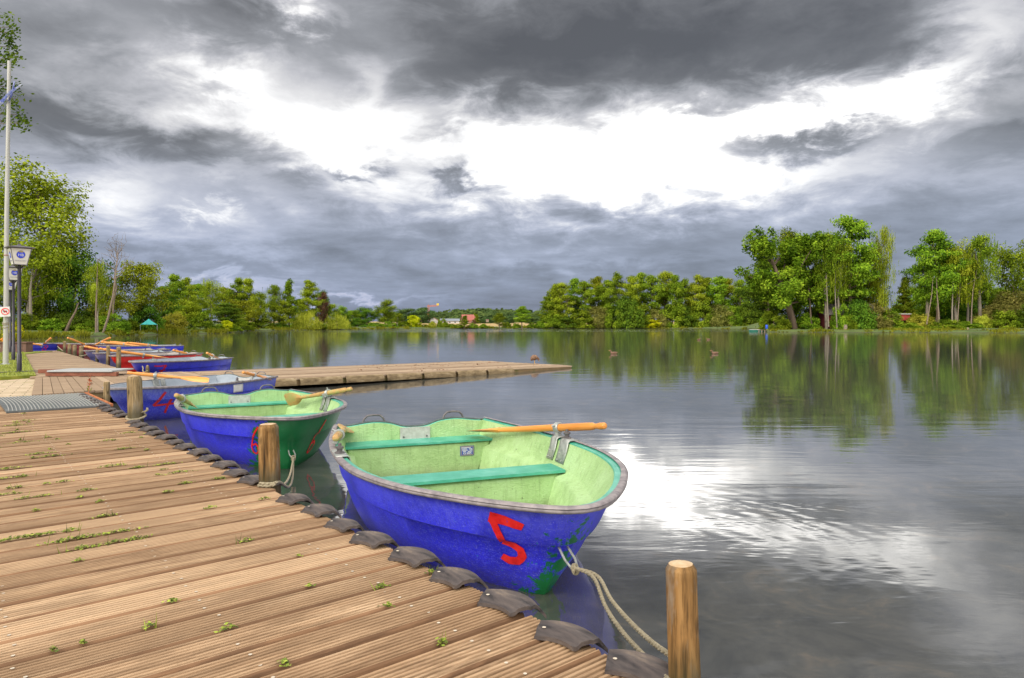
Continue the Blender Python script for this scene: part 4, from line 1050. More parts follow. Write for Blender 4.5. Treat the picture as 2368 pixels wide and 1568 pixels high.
        for _ in range(per):
            d_ = Vector((q.gauss(0, 1), q.gauss(0, 1), q.gauss(0, 1))).normalized() * (q.random() ** .45)
            p = c + Vector((d_.x * rx, d_.y * rx, d_.z * rz))
            if p.z < .004: p.z = abs(p.z) + .004
            nr = (Vector((q.gauss(0, 1), q.gauss(0, 1), q.gauss(0, 1))) * .55 + d_ * .7 + o * .45 + Vector((0, 0, .35))).normalized()
            e1 = nr.orthogonal().normalized(); e1 = (Matrix.Rotation(q.uniform(0, 2 * PI), 3, nr) @ e1); e2 = nr.cross(e1)
            s = leaf * q.uniform(.55, 1.2)
            cr.add([p - e1 * s, p - e2 * s * .55, p + e1 * s, p + e2 * s * .55], [(0, 1, 2, 3)], rnd=min(1, max(0, base + q.gauss(0, .17))))
    zs = 1 / zmax
    for mb in (tr, cr): mb.v = [((p[0] - cx * (0 if style == 'lean' else 0)) , p[1], p[2] * zs) for p in mb.v]
    hw = sorted(abs(p[0]) for p in cr.v)[int(len(cr.v) * .98)] if cr.v else w
    return tr, cr, hw
PROTO = {}
def proto(key, bark, leafm, seeds, style, **k):
    L = []
    for s in seeds:
        tr, cr, hw = tree_mesh(s, style, **k)
        tm = tr.build('trunk', BARK[bark], link=False, ang=80)
        cm = cr.build('crown', LEAF[leafm], link=False, smooth=False, rnd=True) if cr.v else None
        L.append((tm, cm, hw, leafm))
    PROTO[key] = L
proto('alder', 'brown', 'mid', (1, 2, 3, 4), 'alder', w=.27, h0=.24, n=110, per=113, leaf=0.0145)
proto('alderlight', 'pale', 'yellow', (7, 8, 9), 'alder', w=.29, h0=.20, n=110, per=109, leaf=0.0151)
proto('roundlight', 'brown', 'yellow', (26, 27), 'round', w=.38, h0=.12, n=110, per=90, leaf=.018)
proto('alderfar', 'brown', 'mid', (11, 12, 13, 14), 'alder', w=.30, h0=.22, n=88, per=109, leaf=0.0170)
proto('alderdark', 'brown', 'dark', (5, 6), 'alder', w=.30, h0=.15, n=110, per=118, leaf=0.0145)
proto('round', 'brown', 'mid', (21, 22, 23), 'round', w=.36, h0=.16, n=110, per=122, leaf=0.0151)
proto('rounddark', 'brown', 'dark', (24, 25), 'round', w=.40, h0=.10, n=120, per=98, leaf=0.0180)
proto('poplar', 'pale', 'yellow', (31, 32), 'poplar', w=.30, h0=.22, n=180, per=66, leaf=0.0112)
proto('birch', 'birch', 'mid', (41, 42), 'birch', w=.17, h0=.38, n=80, per=104, leaf=0.0121)
proto('birchweep', 'birch', 'yellow', (43,), 'birchweep', w=.17, h0=.22, n=80, per=105, leaf=0.0137)
proto('birchlight', 'birch', 'yellow', (44, 45), 'birch', w=.26, h0=.30, n=90, per=104, leaf=0.0133)
proto('conifer', 'brown', 'mid', (51, 52), 'conifer', w=.22, h0=.12, n=104, per=73, leaf=0.0173)
proto('open', 'brown', 'mid', (61,), 'open', w=.42, h0=.30, n=84, per=87, leaf=0.0187)
proto('lean', 'brown', 'mid', (71,), 'lean', n=190, per=118, leaf=0.0133)
proto('dead', 'pale', 'olive', (81, 82), 'dead', w=.30, h0=.55)
proto('bush', 'brown', 'mid', (91, 92, 93), 'bush', w=.62, n=80, per=108, leaf=0.0360)
proto('bushdark', 'brown', 'dark', (94, 95), 'bush', w=.62, n=80, per=108, leaf=0.0360)
proto('bushwillow', 'brown', 'willow', (96, 97), 'dome', w=.62, n=90, per=108, leaf=0.0302)
proto('busholive', 'brown', 'olive', (98,), 'dome', w=.62, n=90, per=105, leaf=0.0302)
proto('bushbright', 'brown', 'bright', (99,), 'bush', w=.45, n=60, per=105, leaf=0.0360)
proto('willow', 'brown', 'willow', (101, 102), 'willow', w=.58, n=110, per=122, leaf=0.0259)
proto('fartree', 'brown', 'far', (111, 112), 'round', w=.42, h0=.08, n=90, per=87, leaf=0.0230)
proto('copper', 'brown', 'copper', (121,), 'round', w=.36, h0=.1, n=80, per=77, leaf=0.0216)
RT = random.Random(77); CNT = {}; TREES = {}
def tree(key, cx, top, hw, Y, label, cat='tree', group=None, name=None, crown=None, rz=None, base=None, trunk=True):
    """cx, top, hw: centre, top and half width as seen; Y: distance"""
    L = PROTO[key]; i = CNT.get(key, 0); CNT[key] = i + 1
    tm, cm, w0, _ = L[i % len(L)]
    zb = .25 if base is None else base
    P = rayd(cx, top, Y); H = P.z - zb; W = hw * Y / 1600
    root = empty(name or ('tree' if cat == 'tree' else 'bush'), (P.x, P.y, zb), RT.uniform(0, 6.28) if rz is None else rz, label, cat, group)
    k = W / w0 if W else H
    TREES[label] = root
    if trunk:
        o = newobj('trunk', tm, root); o.scale = (k, k, H)
    if cm:
        o = newobj('crown', cm, root); o.scale = (k, k, H)
    return root
ISL = 'trees on the right hand bank'
# right bank
tree('lean', 1838, 524, 112, 141, 'big dark green tree leaning left over the water by the landing stage', group=ISL, rz=.05)
tree('round', 1822, 520, 52, 150, 'rounded tall tree right behind the leaning tree', group=ISL)
tree('alder', 1872, 545, 46, 145, 'alder between the leaning tree and the white birch trunks', group=ISL)
tree('alderdark', 1780, 600, 62, 152, 'darker tree filling the gap behind the leaning trunk', group=ISL)
tree('birch', 1912, 530, 30, 140, 'thin birch with pale trunk just in front of the red hut', group=ISL)
tree('birch', 1937, 545, 28, 139.5, 'thin birch with pale trunk right of the red hut wall', group=ISL)
tree('alder', 1966, 498, 60, 142, 'tallest alder of the right bank, rising to a point beside the birches', group=ISL)
tree('alderdark', 1990, 600, 48, 152, 'dark tree behind the roof of the red hut', group=ISL)
tree('birchweep', 2036, 518, 27, 142, 'weeping birch with hanging twigs right of the tallest alder', group=ISL)
tree('birchlight', 2010, 560, 30, 146, 'slim birch between the tallest alder and the weeping birch', group=ISL)
tree('conifer', 2092, 637, 22, 145, 'small pointed tree standing in the gap behind the little red shed', group=ISL)
tree('round', 2125, 655, 34, 165, 'low rounded tree in the gap right of the pointed tree', group=ISL)
tree('birch', 2148, 590, 40, 143, 'slim leaning tree at the left edge of the birch clump on the right', group=ISL)
tree('alder', 2168, 528, 50, 142, 'tall double trunked tree at the left of the birch clump on the right', group=ISL)
tree('birchlight', 2212, 550, 42, 141, 'middle tree of the birch clump with a straight pale trunk', group=ISL)
tree('birch', 2236, 575, 30, 143, 'thin tree with twin pale stems in the middle of the right birch clump', group=ISL)
tree('birch', 2270, 537, 40, 141, 'right hand tree of the birch clump with a slender curved trunk', group=ISL)
tree('alderdark', 2235, 622, 58, 152, 'dark low tree behind the birch clump stems', group=ISL)
tree('open', 2347, 545, 52, 150, 'open crowned tree with dark branches at the right edge of the picture', group=ISL)
tree('round', 2310, 660, 45, 165, 'rounded tree in the background left of the open crowned tree', group=ISL)
tree('round', 2385, 640, 50, 160, 'rounded tree cut by the right edge of the picture', group=ISL)
tree('round', 1898, 598, 44, 151, 'rounded tree filling the space between the dark trunk and the hut', group=ISL)
tree('rounddark', 1950, 632, 42, 156, 'dark low tree behind the roof of the hut and the birches', group=ISL)
tree('round', 2178, 632, 46, 153, 'leafy low tree right behind the stems of the birch clump', group=ISL)
tree('round', 2262, 640, 40, 154, 'leafy low tree behind the slender curved birch trunk', group=ISL)
BU = 'bushes on the right hand bank'
for k, cx, top, hw, Y, lab in (('bush', 1790, 716, 34, 141, 'bush under the leaning tree next to the small landing stage'), ('bush', 1850, 705, 40, 147, 'bush between the two dark trunks of the right bank'), ('bush', 1868, 722, 28, 140.5, 'bush left of the red hut wall'),
        ('bushdark', 1950, 706, 40, 147, 'dark bush behind the pale birch trunks'), ('bush', 1965, 726, 22, 138.6, 'small bush beside the grey stake at the water'), ('bush', 1947, 700, 22, 139.2, 'bush covering the middle of the red hut wall between birches and stake'), ('bushdark', 1986, 690, 32, 139.4, 'tall dark bush covering the right half of the hut roof'), ('busholive', 2016, 694, 48, 141, 'large olive bush with hanging twigs below the weeping birch'),
        ('bush', 2055, 716, 32, 140, 'bush just left of the little red shed'), ('bushwillow', 2128, 722, 34, 141, 'light green bush right of the little red shed'), ('bush', 2180, 738, 40, 138.5, 'low bush in front of the birch clump'),
        ('bush', 2105, 745, 30, 138, 'low bush at the water below the little red shed'), ('bush', 2240, 742, 34, 138.5, 'low bush at the foot of the thin twin stems'), ('busholive', 2295, 700, 44, 141, 'broad olive bush right of the birch clump'),
        ('busholive', 2345, 668, 46, 142, 'tall olive bush under the open crowned tree'), ('bushdark', 2385, 700, 40, 137, 'dark bush overhanging the water at the right edge'), ('bush', 2325, 715, 36, 138, 'round bush at the waterline below the tall olive bush'),
        ('bushdark', 2225, 690, 40, 148, 'dark bush seen between the birch stems'), ('bush', 1905, 690, 40, 155, 'bush behind the red hut'), ('bush', 2075, 695, 40, 158, 'bush behind the little red shed'), ('bush', 2155, 690, 45, 158, 'bush far behind the left birch stems'), ('bushwillow', 2270, 725, 22, 139, 'light green bush right of the curved birch trunk')):
    tree(k, cx, top, hw, Y, lab, 'bush', BU)
# far right shore: the row of alders
ROW = [(1268, 684), (1284, 655), (1302, 652), (1327, 642), (1352, 648), (1384, 637), (1404, 646), (1430, 627), (1456, 636), (1482, 629), (1508, 634), (1536, 625), (1562, 634), (1584, 642), (1608, 635), (1634, 640), (1660, 637), (1686, 642), (1712, 645), (1740, 640), (1768, 650)]
ORD = ['leftmost', 'second', 'third', 'fourth', 'fifth', 'sixth', 'seventh', 'eighth', 'ninth', 'tenth', 'eleventh', 'twelfth', 'thirteenth', 'fourteenth', 'fifteenth', 'sixteenth', 'seventeenth', 'eighteenth', 'nineteenth', 'twentieth', 'last']
for i, (x, tp) in enumerate(ROW):
    lab = {0: 'leftmost low alder of the long alder row across the lake', 20: 'last alder of the long row, half hidden by the leaning tree'}.get(i, f'{ORD[i]} alder from the left in the long row across the lake')
    tree(('alderfar', 'alderfar', 'alderlight')[i % 3], x, tp, 22 + (i % 3) * 3, 294 + (i % 2) * 8, lab, group='row of alders across the lake')
tree('dead', 1313, 690, 16, 292, 'bare dead tree near the left end of the alder row')
UND = [(1275, 722), (1310, 730), (1345, 716), (1385, 706), (1420, 698), (1452, 682), (1485, 700), (1520, 712), (1555, 700), (1590, 706), (1625, 690), (1660, 702), (1695, 706), (1730, 698), (1762, 710)]
for i, (x, tp) in enumerate(UND):
    k = ('bush', 'bushdark', 'bush', 'busholive')[i % 4]
    tree(k, x, tp, 28 + (i % 3) * 4, 290, f'{ORD[i]} large bush from the left under the alder row across the lake', 'bush', 'bushes under the alder row')
tree('bushbright', 1512, 738, 20, 287, 'yellow green low bush at the water under the alder row', 'bush')
# middle of the far shore
tree('round', 890, 689, 25, 262, 'tall rounded single tree left of the farm buildings', group='trees on the middle shore')
tree('rounddark', 846, 708, 34, 268, 'dark round tree just left of the tall rounded tree', group='trees on the middle shore')
tree('round', 812, 716, 26, 262, 'smaller tree behind the second weeping willow', group='trees on the middle shore')
tree('birch', 918, 722, 13, 258, 'thin reddish tree at the right side of the tall rounded tree', group='trees on the middle shore')
tree('fartree', 938, 711, 34, 385, 'left one of two broad trees in front of the crane', group='trees on the middle shore')
tree('fartree', 975, 709, 30, 380, 'right one of two broad trees in front of the crane', group='trees on the middle shore')
tree('bushbright', 957, 728, 15, 272, 'bright upright shrub on the shore below the broad trees', 'bush', 'shrubs on the middle shore')
tree('bush', 930, 742, 20, 270, 'low shrub left of the bright upright shrub', 'bush', 'shrubs on the middle shore')
tree('conifer', 1073, 729, 12, 276, 'small tree in front of the long grey barn', group='trees on the middle shore')
tree('bush', 1024, 736, 12, 276, 'shrub left of the long grey barn', 'bush', 'shrubs on the middle shore')
tree('bushwillow', 1000, 741, 9, 276, 'small shrub below the white gabled house', 'bush', 'shrubs on the middle shore')
tree('round', 1155, 722, 18, 276, 'rounded pale tree with a short trunk right of the farmhouse', group='trees on the middle shore')
tree('alderfar', 1207, 707, 18, 276, 'taller tree near the right end of the pale field', group='trees on the middle shore')
tree('conifer', 1101, 724, 9, 380, 'blue green conifer right of the red roofed farmhouse', group='trees on the middle shore')
tree('copper', 1096, 739, 5, 375, 'dark red shrub beside the farmhouse', 'bush', 'shrubs on the middle shore')
for i, (x, tp) in enumerate(((1045, 748), (1095, 746), (1118, 748), (1172, 744), (1195, 747), (1230, 744), (1248, 742), (980, 749), (1060, 749))):
    tree('bush', x, tp, 11, 277, ['low shrub on the shore straight below the barn', 'low shrub on the shore below the farmhouse', 'low shrub on the shore below the wooden hide', 'low shrub right beside the rounded pale tree', 'low shrub left of the taller tree on the field edge', 'low shrub right of the taller tree on the field edge', 'low shrub at the left foot of the alder row', 'low shrub below the right broad tree', 'low shrub right of the barn shrub on the shore'][i], 'bush', 'shrubs on the middle shore')
for i, (x, tp) in enumerate(((1130, 733), (1178, 730), (1225, 727), (1240, 731), (1010, 735), (1115, 735))):
    tree('fartree', x, tp, 16, 400, ['round tree behind the wooden hide at the field', 'round tree at the field edge right of the rounded pale tree', 'round tree at the field edge beside the taller tree', 'round tree at the field edge before the alder row', 'round tree behind the white gabled house', 'round tree behind the blue green conifer'][i], group='trees at the far field edge')
# left shore, far part
tree('willow', 708, 715, 32, 192, 'left one of two yellow green weeping willows at the water', group='weeping willows')
tree('willow', 779, 719, 27, 205, 'right one of two yellow green weeping willows at the water', group='weeping willows')
LG = 'trees of the left shore wood'
for k, cx, top, hw, Y, lab in (
        ('alder', 405, 632, 26, 150, 'open topped tree right of the big bright tree by the dead one'), ('alderlight', 437, 640, 26, 160, 'tree behind the round green shrubs on the left shore'), ('birchlight', 487, 643, 30, 165, 'pale trunked birch above the bright yellow shrub'),
        ('alder', 462, 655, 28, 175, 'tree filling the gap left of the pale trunked birch'), ('alderlight', 516, 662, 26, 178, 'lower tree right of the pale trunked birch'), ('alder', 548, 640, 22, 180, 'left one of two thin open tree tops above the shore wood'),
        ('alderlight', 573, 641, 20, 180, 'right one of two thin open tree tops above the shore wood'), ('roundlight', 598, 672, 28, 185, 'rounded tree right of the two thin tops'), ('birch', 632, 655, 20, 190, 'slim birch with a long white trunk on the left shore'),
        ('conifer', 669, 642, 20, 192, 'pointed conifer like tree above the left willow'), ('alderlight', 713, 647, 26, 200, 'tall tree directly above the left willow'), ('rounddark', 742, 668, 26, 210, 'dark rounded tree at the right end of the left shore wood'),
        ('copper', 747, 672, 13, 206, 'copper leaved tree at the right end of the left shore wood'), ('roundlight', 765, 700, 24, 215, 'tree behind the right willow'), ('roundlight', 650, 690, 30, 190, 'lower tree between the white birch and the conifer like tree'),
        ('roundlight', 560, 690, 36, 170, 'broad lower tree under the two thin tops'), ('roundlight', 425, 690, 36, 140, 'broad lower tree behind the pale round shrub'), ('alderdark', 520, 700, 34, 150, 'dark tree behind the bright yellow shrub'),
        ('round', 792, 705, 18, 240, 'small tree right of the right willow top'), ('alderdark', 690, 690, 26, 205, 'dark tree behind the left willow')):
    tree(k, cx, top, hw, Y, lab, 'tree', LG)
SG = 'shrubs on the left shore'
for k, cx, top, hw, Y, lab in (('bushwillow', 402, 718, 32, 116, 'pale round shrub right of the turquoise tent'), ('bush', 462, 722, 27, 121, 'dark round shrub in the middle of the left shore'), ('bushwillow', 375, 735, 22, 124, 'pale shrub just behind the tent'),
        ('bushbright', 525, 740, 13, 125, 'bright yellow shrub on the left shore'), ('bush', 605, 731, 32, 186, 'wide dome shaped shrub on the far left shore'), ('bush', 650, 742, 18, 190, 'small shrub between the dome shrub and the left willow'), ('bush', 740, 745, 16, 196, 'shrub between the two weeping willows'), ('bushdark', 826, 735, 24, 245, 'dark shrub right of the right willow'),
        ('bush', 500, 748, 22, 124, 'low shrub between the dark round shrub and the bright one'), ('bush', 545, 752, 16, 126, 'low shrub at the tip of the reed bank'), ('bush', 870, 745, 22, 258, 'shrub below the tall rounded tree'), ('bush', 905, 742, 18, 258, 'shrub at the right foot of the tall rounded tree'), ('bush', 790, 746, 20, 215, 'shrub right below the right willow'), ('bush', 560, 735, 26, 160, 'bush behind the reed bank tip'), ('bush', 690, 742, 22, 200, 'bush left below the left willow')):
    tree(k, cx, top, hw, Y, lab, 'bush', SG)
# left shore, near part
tree('poplar', 70, 357, 108, 93, 'tall airy poplar like tree at the left edge of the picture', group='big trees at the left')
tree('poplar', -30, 372, 90, 96, 'tall airy tree cut by the left edge of the picture', group='big trees at the left')
tree('birchlight', 72, 540, 66, 89, 'yellow green tree with a pale forked trunk below the tall airy tree', group='big trees at the left')
tree('rounddark', 172, 556, 66, 94, 'dense dark green tree with a leaning trunk on the left shore', group='big trees at the left')
tree('dead', 262, 556, 40, 92, 'bare dead tree standing up between two green trees on the left', group='big trees at the left')
tree('birchlight', 226, 600, 24, 88, 'slim tree with a straight pale stem left of the dead tree', group='big trees at the left')
tree('roundlight', 326, 597, 56, 108, 'bright green broad tree right of the dead tree', group='big trees at the left')
tree('roundlight', 250, 660, 44, 97, 'low tree behind the dead tree trunk', group='big trees at the left')
tree('round', 110, 640, 50, 98, 'mid high tree behind the pale forked trunk', group='big trees at the left')
tree('alderdark', 375, 660, 32, 118, 'darker tree right behind the bright green broad tree', group='big trees at the left')
tree('round', 20, 600, 50, 95, 'tree behind the lamps at the left edge', group='big trees at the left')
for k, cx, top, hw, Y, lab in (('bush', 60, 722, 40, 87, 'bush behind the lamp posts'), ('bush', 120, 735, 36, 88, 'bush at the water right of the lamp posts'), ('bushdark', 175, 715, 40, 91, 'dark bush below the dense dark tree'), ('bush', 200, 740, 34, 89.5, 'bush beside the leaning trunk on the left'), ('bush', 262, 724, 34, 92, 'bush at the feet of the dead tree'), ('bush', 296, 735, 24, 101, 'bush left of the turquoise tent'),
        ('bushdark', 340, 700, 34, 106, 'dark bush behind the turquoise tent'), ('bush', 0, 720, 40, 88, 'bush at the left edge behind the flagpole'), ('bush', 95, 700, 34, 92, 'taller bush behind the waterside bushes on the left')):
    tree(k, cx, top, hw, Y, lab, 'bush', SG)
# extra stems of trees that lean or fork
def stem_of(label, pts, r, bark):
    root = TREES[label]; o = root.location; c, sn = math.cos(-root.rotation_euler.z), math.sin(-root.rotation_euler.z)
    P = []
    for p in pts:
        w = rayd(*p) - Vector(o); P.append((c * w.x - sn * w.y, sn * w.x + c * w.y, w.z))
    r *= .50; mb = MB(); mb.tube(P, [r * (1 - .75 * i / (len(P) - 1)) for i in range(len(P))], 8); mb.build('trunk', BARK[bark], root)
stem_of('dense dark green tree with a leaning trunk on the left shore', ((152, 768, 87.5), (163, 742, 87.5), (174, 722, 88), (182, 700, 89)), .42, 'brown')
stem_of('bare dead tree standing up between two green trees on the left', ((236, 777, 87), (250, 735, 87), (262, 680, 87.5), (268, 630, 88.5), (272, 585, 90)), .32, 'pale')
stem_of('slim tree with a straight pale stem left of the dead tree', ((222, 777, 86.5), (222, 720, 86.5), (224, 660, 87), (226, 600, 88)), .26, 'pale')
stem_of('yellow green tree with a pale forked trunk below the tall airy tree', ((72, 770, 87), (71, 720, 87), (70, 670, 87), (73, 640, 87.5), (78, 605, 88)), .42, 'birch')
stem_of('rounded tall tree right behind the leaning tree', ((1877, 757, 139), (1875, 735, 139), (1873, 700, 140), (1870, 660, 141)), .42, 'brown')
stem_of('slim leaning tree at the left edge of the birch clump on the right', ((2143, 750, 138), (2149, 715, 138), (2155, 680, 138.5), (2158, 640, 140)), .28, 'pale')
stem_of('tall double trunked tree at the left of the birch clump on the right', ((2172, 750, 138), (2170, 715, 138), (2167, 680, 138.5), (2166, 640, 140)), .36, 'pale')
stem_of('middle tree of the birch clump with a straight pale trunk', ((2202, 752, 138), (2202, 715, 138), (2203, 680, 138.5), (2205, 620, 140)), .36, 'birch')
stem_of('thin tree with twin pale stems in the middle of the right birch clump', ((2214, 748, 138), (2216, 715, 138), (2219, 680, 138.5), (2222, 640, 140)), .24, 'pale')
stem_of('right hand tree of the birch clump with a slender curved trunk', ((2246, 750, 138), (2247, 715, 138), (2250, 670, 138.5), (2262, 610, 140)), .28, 'pale')
stem_of('thin birch with pale trunk just in front of the red hut', ((1916, 756, 138), (1914, 715, 138), (1912, 670, 138.5), (1911, 610, 139.5)), .30, 'birch')
stem_of('thin birch with pale trunk right of the red hut wall', ((1936, 758, 138), (1933, 715, 138), (1931, 670, 138.5), (1933, 610, 139)), .30, 'birch')
# wooded hill on the horizon: one mass
q = random.Random(9); mb = MB()
for _ in range(230):
    x = q.uniform(900, 1300); Y = q.uniform(560, 760); prof = 712 + 9 * abs((x - 1130) / 140) ** 1.6 if x > 1000 else 722
    f = (Y - 560) / 200; tp = min(742, 738 - (738 - prof) * f + q.uniform(-2, 3))
    P = rayd(x, tp, Y); R = q.uniform(6, 10); base = q.uniform(.25, .7)
    for _ in range(95):
        d_ = Vector((q.gauss(0, 1), q.gauss(0, 1) - .4, abs(q.gauss(0, 1)) * .9 - .25)).normalized() * q.uniform(.8, 1.05)
        p = P + Vector((d_.x * R, d_.y * R, d_.z * R * .9 - R * .9)); nr = (d_ + Vector((q.gauss(0, .4), q.gauss(0, .4), q.gauss(0, .4)))).normalized(); e1 = nr.orthogonal().normalized(); e2 = nr.cross(e1); s = q.uniform(1.3, 2.6)
        mb.add([p - e1 * s, p - e2 * s, p + e1 * s, p + e2 * s], [(0, 1, 2, 3)], rnd=min(1, max(0, base + q.gauss(0, .14))))
    mb.add([P + Vector((math.cos(a) * R * .75, math.sin(a) * R * .75, -R * .8)) for a in (0, 1.57, 3.14, 4.71)] + [P + Vector((0, 0, -R * .25)), P + Vector((0, 0, -30))], [(0, 1, 4), (1, 2, 4), (2, 3, 4), (3, 0, 4), (0, 1, 5), (1, 2, 5), (2, 3, 5), (3, 0, 5)], rnd=.2)
tag(mb.build('wood', LEAF['far'], smooth=False, rnd=True), 'distant dark green wood covering the low hill on the horizon', 'wood', kind='stuff')
# reeds and herbs along the banks
mb = MB(); q = random.Random(15)
def reeds(x0, x1, n, ya, yb, h0, h1):
    for _ in range(n):
        x = q.uniform(x0, x1); a = math.degrees(math.atan((x - 1184) / 1600)); r = shore(a) * (1 + .012 * mnoise.noise(Vector((a * .35, 0, 0)))) + q.uniform(ya, yb)
        X, Y = math.sin(math.radians(a)) * r, math.cos(math.radians(a)) * r; h_ = q.uniform(h0, h1); w = q.uniform(.06, .14) * Y / 110
        pn = mnoise.noise(Vector((X * .16, Y * .16, 3))) + .5 * mnoise.noise(Vector((X * .6, Y * .6, 1)))
        if pn < -.12: continue
        h_ *= .55 + max(0, pn) * 1.3
        an = q.uniform(0, PI); e = Vector((math.cos(an), math.sin(an), 0)) * w; l = Vector((q.gauss(0, .2), q.gauss(0, .2), h_)); zb = .0 if r < shore(a) + .6 else .2
        p = Vector((X, Y, zb))
        mb.add([p - e, p + e, p + l * .6 + e * .8, p + l], [(0, 1, 2, 3)], rnd=min(1, max(0, .55 + .3 * mnoise.noise(p * .12) + q.gauss(0, .16))))
reeds(-120, 575, 8000, -.2, 4, .25, .95); reeds(560, 1000, 2600, -.2, 4, .3, 1.0); reeds(1000, 1290, 2000, -.2, 5, .3, 1.2); reeds(1250, 1760, 2200, -.2, 3, .2, .8); reeds(1780, 2600, 7000, .1, 6, .15, .75)
tag(mb.build('reeds', LEAF['reed'], smooth=False, rnd=True), 'fringe of light green reeds and herbs along the water line of the banks', 'reeds', kind='stuff')
# overhanging tree at the top left
tr, cr = MB(), MB(); q = random.Random(8)
TB = Vector((-19.6, 21.5, .27))
tr.tube([TB, TB + Vector((.1, 0, 3)), TB + Vector((.3, 0, 6)), TB + Vector((.2, .2, 9)), TB + Vector((.5, 0, 12.5))], [.24, .2, .16, .11, .05], 10, False)
for x, y in ((8, 40), (20, 75), (28, 62), (22, 95), (6, 90), (24, 135), (34, 128), (14, 150), (28, 108), (10, 190), (34, 200), (22, 235), (36, 228), (44, 285), (54, 282), (30, 278), (12, 262), (38, 265), (4, 130), (2, 215), (-20, 60), (-25, 120), (-20, 180), (-25, 240), (-50, 150), (-50, 90), (-60, 220), (-10, 290)):
    p = rayd(x, y, 21.2 + q.uniform(-.6, .6)); a = Vector((TB.x + .2, 21.5, min(p.z - .4, 12)))
    tr.tube([a, a.lerp(p, .5) + Vector((0, 0, .25)), p], [.035, .02, .008], 5, False)
    base = q.uniform(.15, .6)
    for _ in range(46):
        c = p + Vector((q.gauss(0, .13), q.gauss(0, .16), q.gauss(0, .13))); nr = Vector((q.gauss(0, 1), q.gauss(0, 1), q.gauss(0, 1) + .4)).normalized(); e1 = nr.orthogonal().normalized(); e2 = nr.cross(e1); s = q.uniform(.035, .07)
        cr.add([c - e1 * s, c - e2 * s * .6, c + e1 * s, c + e2 * s * .6], [(0, 1, 2, 3)], rnd=min(1, max(0, base + q.gauss(0, .15))))
root = empty('tree', TB, 0, 'tree behind the flagpole, its dark leafy twigs reaching in at the top left', 'tree')
for mb_, nm, m_ in ((tr, 'trunk', BARK['brown']), (cr, 'crown', LEAF['dark'])):
    mb_.v = [tuple(Vector(p) - TB) for p in mb_.v]; mb_.build(nm, m_, root, smooth=nm == 'trunk', rnd=nm == 'crown')
# ---------------------------------------------------------------- huts, houses, crane, tent
def simple(name, stops, **k): M[name] = noisy(name, stops, **k); return M[name]
simple('hutred', [(.3, (.11, .012, .016)), (.7, (.18, .022, .026))], scale=3, stretch=(6, 6, .5), rough=.8)
simple('shedred', [(.3, (.30, .035, .03)), (.7, (.42, .06, .05))], scale=3, stretch=(6, 6, .5), rough=.8)
simple('hutroof', [(.3, (.08, .068, .06)), (.7, (.14, .12, .105))], scale=2, rough=.9)
simple('tile', [(.3, (.26, .075, .055)), (.7, (.38, .13, .10))], scale=2, rough=.9)
simple('tilegrey', [(.3, (.15, .17, .20)), (.7, (.24, .26, .29))], scale=2, rough=.9)
simple('tileold', [(.3, (.22, .14, .12)), (.7, (.33, .22, .19))], scale=2, rough=.9)
simple('render', [(.3, (.50, .47, .44)), (.7, (.60, .57, .54))], scale=2, rough=.9)
simple('brickwall', [(.3, (.30, .13, .10)), (.7, (.42, .22, .18))], scale=3, rough=.9)
simple('glass', [(.3, (.04, .05, .06)), (.7, (.08, .09, .11))], scale=3, rough=.2)
simple('yellow', [(.3, (.60, .40, .02)), (.7, (.75, .52, .04))], scale=3, rough=.5)
simple('cranered', [(.3, (.42, .12, .05)), (.7, (.55, .19, .08))], scale=3, rough=.6)
simple('tentcloth', [(.3, (.03, .36, .34)), (.7, (.06, .48, .44))], scale=2, rough=.7)
simple('barrel', [(.3, (.02, .07, .50)), (.7, (.03, .12, .68))], scale=4, rough=.4)
simple('punt', [(.3, (.015, .13, .09)), (.7, (.03, .20, .14))], scale=3, rough=.5)
simple('stake', [(.3, (.16, .12, .09)), (.7, (.32, .25, .19))], scale=3, rough=.9)
simple('planter', [(.3, (.13, .07, .05)), (.7, (.22, .12, .09))], scale=5, rough=.8)
simple('flower', [(.3, (.60, .20, .01)), (.7, (.80, .34, .02))], scale=20, rough=.8)
simple('streamer', [(.42, (.40, .42, .48)), (.5, (.08, .12, .42)), (.6, (.42, .44, .50))], scale=2.2, rough=.7)
simple('feather', [(.3, (.06, .03, .015)), (.5, (.17, .09, .05)), (.7, (.32, .20, .12))], scale=26, rough=.8)
simple('bill', [(.3, (.45, .25, .06)), (.7, (.55, .32, .08))], scale=10, rough=.5)

